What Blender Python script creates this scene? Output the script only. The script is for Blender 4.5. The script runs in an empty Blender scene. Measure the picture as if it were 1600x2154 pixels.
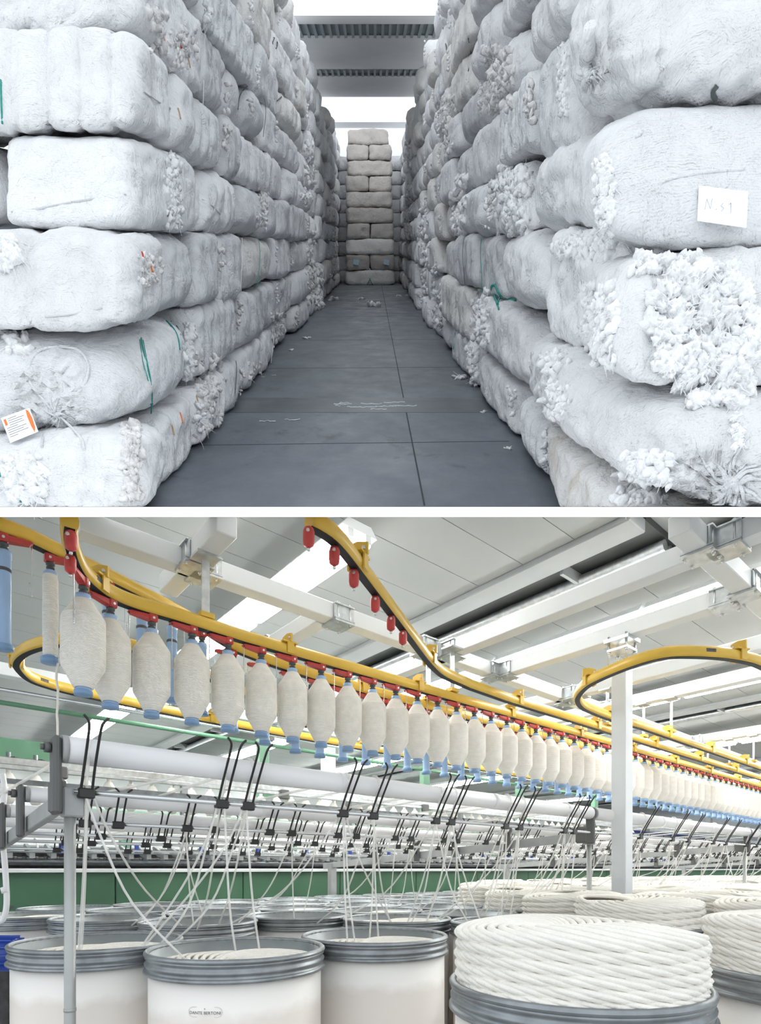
import bpy, bmesh, math, random
import numpy as np
from mathutils import Vector, Matrix

# ---------------------------------------------------------------- camera, world, exposure
S = bpy.context.scene
COL = S.collection
W_IMG, H_IMG, FPX = 1600.0, 2154.0, 1190.0      # photograph size, focal length in pixels
CX, HZ, EYE = 800.0, 1828.0, 1.46               # principal column, horizon row of the spinning hall, eye height (m)
cam = bpy.data.cameras.new('camera')
cam.sensor_fit = 'HORIZONTAL'; cam.sensor_width = 36.0
cam.lens = 36.0 * FPX / W_IMG
cam.shift_y = (HZ - H_IMG / 2) / W_IMG
cam.clip_start = 0.05; cam.clip_end = 300
cam_o = bpy.data.objects.new('camera', cam); COL.objects.link(cam_o)
cam_o.location = (0, 0, EYE); cam_o.rotation_euler = (math.pi / 2, 0, 0)
S.camera = cam_o
wd = bpy.data.worlds.new('sky'); S.world = wd; wd.use_nodes = True
bg = wd.node_tree.nodes['Background']
bg.inputs[0].default_value = (0.90, 0.955, 1.0, 1); bg.inputs[1].default_value = 1.36
S.view_settings.view_transform = 'Standard'; S.view_settings.look = 'None'
S.view_settings.gamma = 1.0; S.view_settings.use_curve_mapping = False
S.view_settings.exposure = 0.0

# ---------------------------------------------------------------- helpers
ORD = ['first','second','third','fourth','fifth','sixth','seventh','eighth','ninth','tenth','eleventh','twelfth',
       'thirteenth','fourteenth','fifteenth','sixteenth','seventeenth','eighteenth','nineteenth','twentieth']
TENS = {2:'twenty',3:'thirty',4:'forty',5:'fifty',6:'sixty',7:'seventy',8:'eighty',9:'ninety'}
def ordw(n):                                    # 1 -> first
    if n <= 20: return ORD[n-1]
    t, u = divmod(n, 10)
    if u == 0: return TENS[t][:-1] + 'ieth'
    return TENS[t] + '-' + ORD[u-1]

def tag(o, label=None, cat=None, group=None, kind=None):
    if label: o['label'] = label
    if cat: o['category'] = cat
    if group: o['group'] = group
    if kind: o['kind'] = kind
    return o
def empty(name, loc=(0,0,0), rz=0.0):
    o = bpy.data.objects.new(name, None); COL.objects.link(o)
    o.empty_display_size = 0.05
    o.location = loc; o.rotation_euler = (0,0,rz); return o
def mesh_obj(name, me, parent=None, loc=None):
    o = bpy.data.objects.new(name, me); COL.objects.link(o)
    if parent is not None: o.parent = parent
    if loc is not None: o.location = loc
    return o
def copy_tree(o, parent=None):
    c = o.copy(); COL.objects.link(c); c.parent = parent
    for ch in list(o.children): copy_tree(ch, c)
    return c
def wloc(o):
    v = Vector(o.location)
    while o.parent: o = o.parent; v = v + Vector(o.location)
    return v

class MB:
    """collects simple shapes; build() links them as one mesh object"""
    def __init__(s): s.v = []; s.f = []; s.sm = []
    def add(s, vs, fs, smooth=False):
        n = len(s.v); s.v += [tuple(p) for p in vs]
        s.f += [tuple(i+n for i in f) for f in fs]; s.sm += [smooth]*len(fs); return s
    def box(s, c, h, ax=None, ch=0.0):
        """box at centre c, half sizes h, optional axes; ch chamfers all edges"""
        c = Vector(c)
        A = [Vector(a) for a in (ax or ((1,0,0),(0,1,0),(0,0,1)))]
        if ch <= 0:
            vs = [c + A[0]*(h[0]*i) + A[1]*(h[1]*j) + A[2]*(h[2]*k) for i in (-1,1) for j in (-1,1) for k in (-1,1)]
            return s.add(vs, [(0,1,3,2),(4,6,7,5),(0,4,5,1),(2,3,7,6),(0,2,6,4),(1,5,7,3)])
        ch = min(ch, min(h)*0.8); vs = []; idx = {}
        for i in (-1,1):
            for j in (-1,1):
                for k in (-1,1):
                    sg = (i,j,k)
                    for q in range(3):
                        d = [h[m]-(ch if m != q else 0) for m in range(3)]
                        idx[(i,j,k,q)] = len(vs)
                        vs.append(c + A[0]*(d[0]*i) + A[1]*(d[1]*j) + A[2]*(d[2]*k))
        fs = []
        for q in range(3):
            p, r = (q+1)%3, (q+2)%3
            for sq in (-1,1):
                def key(a,b):
                    t=[0,0,0]; t[q]=sq; t[p]=a; t[r]=b; return idx[(*t,q)]
                f=[key(-1,-1),key(1,-1),key(1,1),key(-1,1)]
                fs.append(tuple(f if sq>0 else f[::-1]))
        for q in range(3):                                # edges along axis q
            p, r = (q+1)%3, (q+2)%3
            for a in (-1,1):
                for b in (-1,1):
                    def key(sq,face):
                        t=[0,0,0]; t[q]=sq; t[p]=a; t[r]=b; return idx[(*t,face)]
                    f=[key(-1,p),key(1,p),key(1,r),key(-1,r)]
                    fs.append(tuple(f if a*b<0 else f[::-1]))
        for i in (-1,1):
            for j in (-1,1):
                for k in (-1,1):
                    f=[idx[(i,j,k,0)],idx[(i,j,k,1)],idx[(i,j,k,2)]]
                    fs.append(tuple(f if i*j*k>0 else f[::-1]))
        return s.add(vs, fs)
    def tube(s, pts, r, seg=8, caps=True, closed=False, smooth=True):
        pts = [Vector(p) for p in pts]; n = len(pts)
        rs = r if isinstance(r, (list,tuple)) else [r]*n
        vs = []; up = None
        for i,p in enumerate(pts):
            if closed: t = pts[(i+1)%n]-pts[i-1]
            else: t = pts[min(i+1,n-1)]-pts[max(i-1,0)]
            if t.length < 1e-9: t = Vector((0,0,1))
            t.normalize()
            if up is None:
                up = Vector((0,0,1)) if abs(t.z) < 0.9 else Vector((1,0,0))
            x = up - t*up.dot(t)
            if x.length < 1e-6: x = t.orthogonal()
            x.normalize(); y = t.cross(x); up = x
            vs += [p + x*(rs[i]*math.cos(2*math.pi*k/seg)) + y*(rs[i]*math.sin(2*math.pi*k/seg)) for k in range(seg)]
        fs = []; m = n if closed else n-1
        for i in range(m):
            a = i*seg; b = ((i+1)%n)*seg
            fs += [(a+k, a+(k+1)%seg, b+(k+1)%seg, b+k) for k in range(seg)]
        s.add(vs, fs, smooth)
        if caps and not closed:
            o = len(s.v)-len(vs)
            s.f += [tuple(o+k for k in range(seg))[::-1], tuple(o+(n-1)*seg+k for k in range(seg))]; s.sm += [False]*2
        return s
    def lathe(s, prof, c=(0,0,0), seg=24, smooth=True, a0=0.0):
        """profile of (r,z) from bottom to top about the vertical through c"""
        c = Vector(c); vs = []; rings = []
        for r,z in prof:
            if r < 1e-6: rings.append([len(vs)]); vs.append(c+Vector((0,0,z)))
            else:
                rings.append(list(range(len(vs),len(vs)+seg)))
                vs += [c+Vector((r*math.cos(a0+2*math.pi*k/seg), r*math.sin(a0+2*math.pi*k/seg), z)) for k in range(seg)]
        fs = []
        for A,B in zip(rings,rings[1:]):
            for k in range(seg):
                k2=(k+1)%seg
                if len(A)==1 and len(B)==1: continue
                if len(A)==1: fs.append((A[0],B[k2],B[k]))
                elif len(B)==1: fs.append((A[k],A[k2],B[0]))
                else: fs.append((A[k],A[k2],B[k2],B[k]))
        return s.add(vs, fs, smooth)
    def sweep(s, pts, prof, smooth=False, caps=True):
        """sweep a closed (side, up) profile along a level path"""
        pts=[Vector(p) for p in pts]; n=len(pts); m=len(prof); vs=[]
        for i,p in enumerate(pts):
            t=pts[min(i+1,n-1)]-pts[max(i-1,0)]; t.z=0; t.normalize()
            sd=Vector((t.y,-t.x,0))
            vs += [p+sd*a+Vector((0,0,b)) for a,b in prof]
        fs=[]
        for i in range(n-1):
            a=i*m; b=a+m
            fs += [(a+k,b+k,b+(k+1)%m,a+(k+1)%m) for k in range(m)]
        o=len(s.v); s.add(vs,fs,smooth)
        if caps:
            s.f += [tuple(o+k for k in range(m)), tuple(o+(n-1)*m+k for k in range(m))[::-1]]; s.sm += [False]*2
        return s
    def prism(s, poly, d):
        """extrude the polygon (list of points) by vector d"""
        d=Vector(d); P=[Vector(p) for p in poly]; n=len(P)
        return s.add(P+[p+d for p in P], [tuple(range(n))[::-1], tuple(range(n,2*n))]+[(k,(k+1)%n,n+(k+1)%n,n+k) for k in range(n)])
    def mesh(s, name, mat, off=(0,0,0), fix=True):
        me = bpy.data.meshes.new(name)
        ox,oy,oz = off
        me.from_pydata([(x-ox,y-oy,z-oz) for x,y,z in s.v], [], s.f)
        me.polygons.foreach_set('use_smooth', s.sm)
        if fix:
            bm = bmesh.new(); bm.from_mesh(me); bmesh.ops.recalc_face_normals(bm, faces=bm.faces); bm.to_mesh(me); bm.free()
        if mat is not None: me.materials.append(mat)
        me.update(); return me
    def build(s, name, mat, parent=None, loc=None, local=False):
        """world coordinates in, object with its origin at loc (or under parent) out"""
        if local: return mesh_obj(name, s.mesh(name, mat), parent, loc)
        base = wloc(parent) if parent is not None else Vector((0,0,0))
        if loc is None:
            if parent is not None: l = base
            else:
                a = np.array(s.v); l = Vector(((a[:,0].min()+a[:,0].max())/2, (a[:,1].min()+a[:,1].max())/2, a[:,2].min()))
        else: l = Vector(loc)
        return mesh_obj(name, s.mesh(name, mat, l), parent, l-base)

def spline(P, n=12, closed=False):
    """Catmull-Rom through points"""
    P=[Vector(p) for p in P]; out=[]; m=len(P)
    rng=range(m if closed else m-1)
    for i in rng:
        p0=P[(i-1)%m] if closed else P[max(i-1,0)]; p1=P[i]; p2=P[(i+1)%m]; p3=P[(i+2)%m] if closed else P[min(i+2,m-1)]
        for k in range(n):
            t=k/n
            out.append(0.5*((2*p1)+(p2-p0)*t+(2*p0-5*p1+4*p2-p3)*t*t+(3*p1-p0-3*p2+p3)*t**3))
    if not closed: out.append(P[-1])
    return out
def resample(P, step):
    P=[Vector(p) for p in P]; out=[P[0].copy()]; acc=0
    for a,b in zip(P,P[1:]):
        L=(b-a).length
        while acc+L>=step and L>1e-9:
            t=(step-acc)/L; a=a+(b-a)*t; out.append(a.copy()); L=(b-a).length; acc=0
        acc+=L
    return out

# ---------------------------------------------------------------- materials
def mat(name, base, rough=0.6, metal=0.0, var=0.06, scale=8.0, bump=0.0, bscale=40.0, emit=0.0, spec=0.5, trans=0.0, sub=0.0, var2=None, detail=5.0):
    """principled material whose colour drifts with world-space noise, with optional fine bump"""
    m=bpy.data.materials.new(name); m.use_nodes=True; nt=m.node_tree; N=nt.nodes; L=nt.links
    b=N['Principled BSDF']
    g=N.new('ShaderNodeNewGeometry'); no=N.new('ShaderNodeTexNoise'); no.inputs['Scale'].default_value=scale; no.inputs['Detail'].default_value=detail
    L.new(g.outputs['Position'], no.inputs['Vector'])
    cr=N.new('ShaderNodeValToRGB'); e=cr.color_ramp.elements
    d=[max(0,c*(1-var)) for c in base[:3]]; u=[min(1,c*(1+var)) for c in base[:3]]
    if var2: d=var2
    e[0].position=0.3; e[0].color=(*d,1); e[1].position=0.7; e[1].color=(*u,1)
    L.new(no.outputs['Fac'], cr.inputs['Fac']); L.new(cr.outputs['Color'], b.inputs['Base Color'])
    b.inputs['Roughness'].default_value=rough; b.inputs['Metallic'].default_value=metal
    b.inputs['Specular IOR Level'].default_value=spec
    if trans: b.inputs['Transmission Weight'].default_value=trans
    if emit:
        b.inputs['Emission Color'].default_value=(*base[:3],1); b.inputs['Emission Strength'].default_value=emit
    if bump:
        n2=N.new('ShaderNodeTexNoise'); n2.inputs['Scale'].default_value=bscale; n2.inputs['Detail'].default_value=4
        L.new(g.outputs['Position'], n2.inputs['Vector'])
        bp=N.new('ShaderNodeBump'); bp.inputs['Strength'].default_value=bump; bp.inputs['Distance'].default_value=0.01
        L.new(n2.outputs['Fac'], bp.inputs['Height']); L.new(bp.outputs['Normal'], b.inputs['Normal'])
    return m

def cloth_mat(name, base, dirt, dirt_lo=0.56, dirt_hi=0.78, weave=0.35, seed=0.0):
    """bale wrapping: pale knitted cloth with grey smudges, dark specks, loose folds and a fine weave"""
    m=bpy.data.materials.new(name); m.use_nodes=True; nt=m.node_tree; N=nt.nodes; L=nt.links
    b=N['Principled BSDF']; b.inputs['Roughness'].default_value=0.95; b.inputs['Specular IOR Level'].default_value=0.15
    g=N.new('ShaderNodeNewGeometry')
    mp=N.new('ShaderNodeMapping'); mp.inputs['Location'].default_value=(seed,seed*0.7,seed*1.3); L.new(g.outputs['Position'], mp.inputs['Vector'])
    oi=N.new('ShaderNodeObjectInfo')
    def noise(sc,det,dist=0.0,rough=0.55):
        n=N.new('ShaderNodeTexNoise'); n.inputs['Scale'].default_value=sc; n.inputs['Detail'].default_value=det; n.inputs['Distortion'].default_value=dist; n.inputs['Roughness'].default_value=rough
        L.new(mp.outputs['Vector'], n.inputs['Vector']); return n
    def ramp(src,p0,p1,c0,c1):
        r=N.new('ShaderNodeValToRGB'); e=r.color_ramp.elements; e[0].position=p0; e[1].position=p1; e[0].color=c0; e[1].color=c1
        L.new(src, r.inputs['Fac']); return r
    def mixc(f,a,c,bt='MIX'):
        x=N.new('ShaderNodeMix'); x.data_type='RGBA'; x.blend_type=bt
        if isinstance(f,float): x.inputs[0].default_value=f
        else: L.new(f, x.inputs[0])
        for s,q in ((6,a),(7,c)):
            if isinstance(q,tuple): x.inputs[s].default_value=q
            else: L.new(q, x.inputs[s])
        return x.outputs[2]
    tone=ramp(oi.outputs['Random'],0,1,(*[c*0.86 for c in base],1),(*base,1))
    smud=ramp(noise(1.7,9,0.6,0.68).outputs['Fac'],dirt_lo,dirt_hi,(0,0,0,1),(1,1,1,1))
    c=mixc(smud.outputs['Color'],tone.outputs['Color'],(*dirt,1))
    sp=ramp(noise(38,3,0.2).outputs['Fac'],0.70,0.78,(0,0,0,1),(0.7,0.7,0.7,1))
    c=mixc(sp.outputs['Color'],c,(dirt[0]*0.55,dirt[1]*0.52,dirt[2]*0.5,1))
    L.new(c,b.inputs['Base Color'])
    w=N.new('ShaderNodeTexWave'); w.bands_direction='Z'; w.inputs['Scale'].default_value=26; w.inputs['Distortion'].default_value=5; w.inputs['Detail'].default_value=3; w.inputs['Detail Scale'].default_value=1.2
    L.new(mp.outputs['Vector'], w.inputs['Vector'])
    def bump(h,st,di,prev=None):
        q=N.new('ShaderNodeBump'); q.inputs['Strength'].default_value=st; q.inputs['Distance'].default_value=di; L.new(h,q.inputs['Height'])
        if prev: L.new(prev,q.inputs['Normal'])
        return q.outputs['Normal']
    n=bump(noise(5,6,1.2,0.6).outputs['Fac'],0.75,0.07)
    n=bump(noise(24,4,0.5).outputs['Fac'],0.45,0.018,n)
    n=bump(w.outputs['Fac'],weave*0.6,0.008,n)
    L.new(n,b.inputs['Normal'])
    return m

M={}
M['bale_clean']=cloth_mat('bale_cloth_clean',(0.90,0.905,0.92),(0.72,0.735,0.755),0.60,0.82,0.35,1.0)
M['bale_soft']=cloth_mat('bale_cloth_soft',(0.84,0.85,0.87),(0.62,0.62,0.64),0.54,0.80,0.5,7.0)
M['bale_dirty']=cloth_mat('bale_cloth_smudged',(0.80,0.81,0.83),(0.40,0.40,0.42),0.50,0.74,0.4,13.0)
M['bale_warm']=cloth_mat('bale_cloth_warm',(0.86,0.84,0.82),(0.60,0.57,0.54),0.55,0.8,0.4,21.0)
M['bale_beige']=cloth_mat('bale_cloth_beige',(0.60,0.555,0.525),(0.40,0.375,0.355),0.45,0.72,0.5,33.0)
M['bale_stain']=cloth_mat('bale_cloth_stained',(0.82,0.81,0.80),(0.52,0.45,0.37),0.52,0.68,0.4,44.0)
M['fluff']=mat('cotton_fluff',(0.93,0.935,0.945),0.95,0,0.03,6,0.5,60,spec=0.1)
M['fluff_grey']=mat('cotton_fluff_grey',(0.80,0.79,0.78),0.95,0,0.15,14,0.6,70,spec=0.1)
M['twine_green']=mat('twine_green',(0.02,0.30,0.26),0.6,0,0.2,30)
M['twine_white']=mat('twine_white',(0.80,0.80,0.80),0.8,0,0.1,30)
M['twine_dark']=mat('twine_dark',(0.10,0.12,0.12),0.7,0,0.2,30)
M['paper']=mat('note_paper',(0.92,0.93,0.95),0.7,0,0.02,5)
M['ink_pale']=mat('pale_pencil',(0.55,0.60,0.70),0.8)
M['ink']=mat('dark_print',(0.09,0.09,0.10),0.7)
M['orange']=mat('orange_print',(0.85,0.22,0.05),0.6)
M['red_tag']=mat('red_tag',(0.70,0.06,0.05),0.6)
M['blue_tag']=mat('blue_tag',(0.42,0.60,0.72),0.6)
M['brown_tag']=mat('brown_tag',(0.55,0.36,0.20),0.7)
M['slab_white']=mat('white_slab_paint',(0.96,0.96,0.96),0.9,0,0.01,3,spec=0.0)
# ================================================================ UPPER PLACE: the bale store
# The store's floor is a straight ramp that climbs away from the viewer; stacks stand plumb on it, courses and roof run with it.
RISE=(HZ-512.0)/FPX; DRIFT=(785.0-CX)/FPX; HS=1.75       # rise per metre, sideways drift per metre, eye above the ramp line
def R(x,s,w): return Vector((x+DRIFT*s, s, EYE-HS+RISE*s+w))
def Rn(P):
    Q=np.empty_like(P); Q[:,0]=P[:,0]+DRIFT*P[:,1]; Q[:,1]=P[:,1]; Q[:,2]=EYE-HS+RISE*P[:,1]+P[:,2]; return Q
APR=(1066.5-512.0)/FPX
def apron(s): return max(0.0, HS-APR*s)                  # height of the sloping apron of the slab above the ramp line
S0=HS/APR

# --- floor slab between the two storeys, its white edge, the ramp floor
def quadprism(name, mt, top, thick, kind=None, parent=None):
    m=MB(); P=[R(*p) for p in top]; m.prism(P,(0,0,-thick)); o=m.build(name,mt,parent)
    if kind: tag(o,kind=kind)
    return o
m_floor=bpy.data.materials.new('store_concrete'); m_floor.use_nodes=True
def floor_nodes(m):
    nt=m.node_tree; N=nt.nodes; L=nt.links; b=N['Principled BSDF']
    g=N.new('ShaderNodeNewGeometry')
    mp=N.new('ShaderNodeMapping'); mp.inputs['Scale'].default_value=(1,0.67,0.67); L.new(g.outputs['Position'],mp.inputs['Vector'])
    def noise(sc,det,rough=0.6,dist=0.0):
        n=N.new('ShaderNodeTexNoise'); n.inputs['Scale'].default_value=sc; n.inputs['Detail'].default_value=det; n.inputs['Roughness'].default_value=rough; n.inputs['Distortion'].default_value=dist
        L.new(mp.outputs['Vector'],n.inputs['Vector']); return n
    def ramp(src,p0,p1,c0,c1):
        r=N.new('ShaderNodeValToRGB'); e=r.color_ramp.elements; e[0].position=p0; e[1].position=p1; e[0].color=(*c0,1); e[1].color=(*c1,1); L.new(src,r.inputs['Fac']); return r.outputs['Color']
    def mix(f,a,c):
        x=N.new('ShaderNodeMix'); x.data_type='RGBA'; L.new(f,x.inputs[0])
        for s,q in ((6,a),(7,c)):
            if isinstance(q,tuple): x.inputs[s].default_value=(*q,1)
            else: L.new(q,x.inputs[s])
        return x.outputs[2]
    base=ramp(noise(1.1,8,0.65).outputs['Fac'],0.3,0.72,(0.085,0.097,0.118),(0.155,0.172,0.20))
    sm=ramp(noise(2.1,7,0.7,0.4).outputs['Fac'],0.60,0.66,(0,0,0),(0.75,0.75,0.75))
    c=mix(sm,base,(0.05,0.058,0.07))
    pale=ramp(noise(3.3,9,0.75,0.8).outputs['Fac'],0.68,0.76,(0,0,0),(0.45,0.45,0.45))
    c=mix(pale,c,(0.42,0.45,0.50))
    L.new(c,b.inputs['Base Color'])
    rg=ramp(noise(2.6,6).outputs['Fac'],0.3,0.7,(0.34,)*3,(0.6,)*3); L.new(rg,b.inputs['Roughness'])
    bp=N.new('ShaderNodeBump'); bp.inputs['Strength'].default_value=0.12; bp.inputs['Distance'].default_value=0.01; L.new(noise(30,4).outputs['Fac'],bp.inputs['Height']); L.new(bp.outputs['Normal'],b.inputs['Normal'])
floor_nodes(m_floor)
M['joint']=mat('floor_joint',(0.03,0.034,0.04),0.8)
M['floor_band']=mat('floor_band',(0.075,0.09,0.105),0.32,0,0.25,5,bump=0.05)
up_floor=quadprism('floor_store',m_floor,[(-9,S0,0),(9,S0,0),(9,27.3,0),(-9,27.3,0)],0.02,'structure')
m=MB(); m.prism([R(-0.355*0+0.335,S0+0.02,0.0015),R(0.347,S0+0.02,0.0015),R(0.347,24,0.0015),R(0.335,24,0.0015)],(0,0,0.001)); m.build('expansion_joint',M['joint'],up_floor)
m=MB(); m.prism([R(-1.6,5.85,0.001),R(1.35,5.85,0.001),R(1.35,6.4,0.001),R(-1.6,6.4,0.001)],(0,0,0.003)); m.build('floor_strip',M['floor_band'],up_floor)
for q,sq in enumerate((4.9,7.9,10.2,13.5)):
    m=MB(); m.prism([R(-1.5,sq,0.001),R(1.2,sq+0.1,0.001),R(1.2,sq+0.108,0.001),R(-1.5,sq+0.008,0.001)],(0,0,0.001)); m.build('crack_line',M['joint'],up_floor)
# slab: white front edge at 1.5 m, apron rising to the ramp, underside towards the hall
SF=1.5
def ray(yrow,Y,x): return Vector((x,Y,EYE+(HZ-yrow)/FPX*Y))
m=MB()
a,b_,c,d=ray(1066.3,SF,-3),ray(1087.6,SF,-3),ray(1086.8,3.9,-3),ray(1067.2,3.9,-3)
m.prism([a,b_,c,d],(6,0,0)); slab=m.build('trim_slab_edge',M['slab_white']); tag(slab,kind='structure')

# --- cotton bales
rng=np.random.RandomState(5)
def fnoise(P,seed,freq,octv=3):
    r=np.random.RandomState(seed); out=np.zeros(len(P)); amp=1.0; tot=0
    for o in range(octv):
        for k in range(4):
            d=r.normal(size=3); d/=np.linalg.norm(d); out+=amp*np.sin(P@d*freq*(0.7+0.6*r.rand())+r.rand()*6.28)*0.5
        tot+=amp; amp*=0.55; freq*=2.1
    return out/tot
def cube_grid(nx,ny,nz):
    """points and quads of a cube surface [-1,1]^3, shared edges"""
    idx={}; V=[]; F=[]
    def vid(i,j,k):
        key=(i,j,k)
        if key not in idx:
            idx[key]=len(V); V.append((2*i/nx-1,2*j/ny-1,2*k/nz-1))
        return idx[key]
    for k in (0,nz):
        for i in range(nx):
            for j in range(ny):
                f=[vid(i,j,k),vid(i+1,j,k),vid(i+1,j+1,k),vid(i,j+1,k)]; F.append(f if k else f[::-1])
    for j in (0,ny):
        for i in range(nx):
            for k in range(nz):
                f=[vid(i,j,k),vid(i+1,j,k),vid(i+1,j,k+1),vid(i,j,k+1)]; F.append(f if not j else f[::-1])
    for i in (0,nx):
        for j in range(ny):
            for k in range(nz):
                f=[vid(i,j,k),vid(i,j+1,k),vid(i,j+1,k+1),vid(i,j,k+1)]; F.append(f if i else f[::-1])
    return np.array(V),F
GRID={}
def make_bale(x0,x1,s0,s1,w0,w1,seed,res=10,k=5.0,ribs=0,axis=1,amp=0.03,sag=0.02,mt='bale_clean',pinch=None,over=1.03,ends=None):
    """one wrapped bale as a soft rounded block; ribs = strap waists along axis; pinch = gathered knots on the faces"""
    h=np.array([(x1-x0)/2,(s1-s0)/2,(w1-w0)/2]); c=np.array([(x0+x1)/2,(s0+s1)/2,(w0+w1)/2])
    n=[max(4,int(round(res*v/0.35))) for v in h]; n=tuple(min(q,64) for q in n)
    if n not in GRID: GRID[n]=cube_grid(*n)
    V,F=GRID[n]; V=V.copy()
    nn=(np.abs(V)**k).sum(1)**(1/k); U=V/nn[:,None]
    P=U*h*np.array([over,over if ends is None else ends,over])
    nrm=np.sign(U)*np.abs(U)**(k-1); nrm/=np.linalg.norm(nrm,axis=1)[:,None]
    rs=np.random.RandomState(seed)
    t=U[:,axis]
    d=amp*fnoise(P,seed,5.0)+amp*0.5*fnoise(P,seed+7,17.0,2)+(amp*.35*fnoise(P,seed+9,45.0,2) if res>=14 else 0)
    wr=fnoise(P*np.array([1,1,0.35]),seed+3,26.0,2); d+=amp*0.28*(1-np.abs(wr)*2)
    if ribs:
        ph=(t*ribs/2+0.25+0.06*fnoise(P,seed+11,5,1))
        d+= -0.030*np.maximum(0,np.cos(ph*2*math.pi))**3*(np.abs(nrm[:,axis])<0.7)
    if pinch:
        for (px_,ps_,pw_,rad,dep) in pinch:               # knot: cloth drawn in, radial folds around it
            q=np.array([px_,ps_,pw_])-c; D=P-q; r=np.linalg.norm(D,axis=1)
            ax=int(np.argmax(np.abs(q/h))); o=[a for a in range(3) if a!=ax]
            ang=np.arctan2(D[:,o[1]],D[:,o[0]])
            f=np.exp(-(r/rad)**2)
            d+= -dep*f+0.020*np.sin(ang*17+seed)*np.exp(-(r/(rad*1.6))**2)*np.minimum(1,r/(rad*0.3))
    P=P+nrm*d[:,None]
    P[:,2]-= sag*(1-U[:,axis]**2)*(U[:,2]<0)*0.5
    P+=c
    lim=np.maximum(0.002,HS-APR*P[:,1]+0.002)
    P[:,2]=np.maximum(P[:,2],lim)
    return Rn(P),F,c
def bale_obj(name,args,label,cat,group=None):
    Q,F,c=make_bale(**args)
    base=Vector((float(Q[:,0].mean()),float(Q[:,1].mean()),float(Q[:,2].min())))
    me=bpy.data.meshes.new(name); me.from_pydata((Q-np.array(base)).tolist(),[],F)
    me.polygons.foreach_set('use_smooth',[True]*len(F)); me.materials.append(M[args.get('mt','bale_clean')]); me.update()
    o=mesh_obj(name,me,None,base); tag(o,label,cat,group); return o

ICO={}
def ico(sub):
    if sub not in ICO:
        bm=bmesh.new(); bmesh.ops.create_icosphere(bm,subdivisions=sub,radius=1); ICO[sub]=(np.array([v.co[:] for v in bm.verts]),[tuple(v.index for v in f.verts) for f in bm.faces]); bm.free()
    return ICO[sub]
def fluff(name,centers,mtl,parent=None,seed=0,sub=2,wisps=0,amp=0.35,loc=None):
    """lint: torn flocks (world centre, radii) and trailing fibres, as one mesh"""
    V0,F0=ico(sub); m=MB(); r=random.Random(seed)
    for i,(c,rad) in enumerate(centers):
        n=fnoise(V0*2.2,seed*131+i,2.4,2)
        rd=1-np.abs(fnoise(V0*2.2,seed*77+i,4.5,2))*2.2
        rd2=1-np.abs(fnoise(V0*2.2,seed*57+i,10.0,2))*2.2 if sub>2 else 0
        P=V0*(0.9+amp*n+amp*0.45*rd+amp*0.28*rd2)[:,None]
        rr=rad if np.isscalar(rad) else max(rad)
        P=P*np.array((r.uniform(.55,1.5),r.uniform(.5,1.0),r.uniform(.45,1.1)))*(rr if np.isscalar(rad) else np.array(rad))
        rot=np.array(Matrix.Rotation(r.uniform(-.9,.9),3,Vector((r.random()-.5,2,r.random()-.5)).normalized()))
        P=P@rot.T+np.array(c); m.add(P.tolist(),F0,True)
    for i in range(wisps):
        c,rad=centers[r.randrange(len(centers))]; rr=rad if np.isscalar(rad) else max(rad)
        p=Vector(c); pts=[p.copy()]; v=Vector((r.uniform(-1,1),-0.5*r.random(),r.uniform(-1.2,0.6)))
        for q in range(5):
            p=p+v*rr*0.4; v+=Vector((r.uniform(-.7,.7),r.uniform(-.4,.3),r.uniform(-.8,.4))); pts.append(p.copy())
        m.tube(spline(pts,3),[rr*0.09*(1-q/16)+0.0008 for q in range(16)],4)
    o=m.build(name,mtl,parent,loc)
    if parent is not None: tag(o,kind='stuff')
    return o
def Wx(s,x): return (x-785.0)/FPX*s                       # sideways metres of a column of the photograph at depth s on the ramp
def Ww(s,y): return HS-(y-512.0)/FPX*s                    # height above the ramp line of a row of the photograph at depth s

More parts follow.
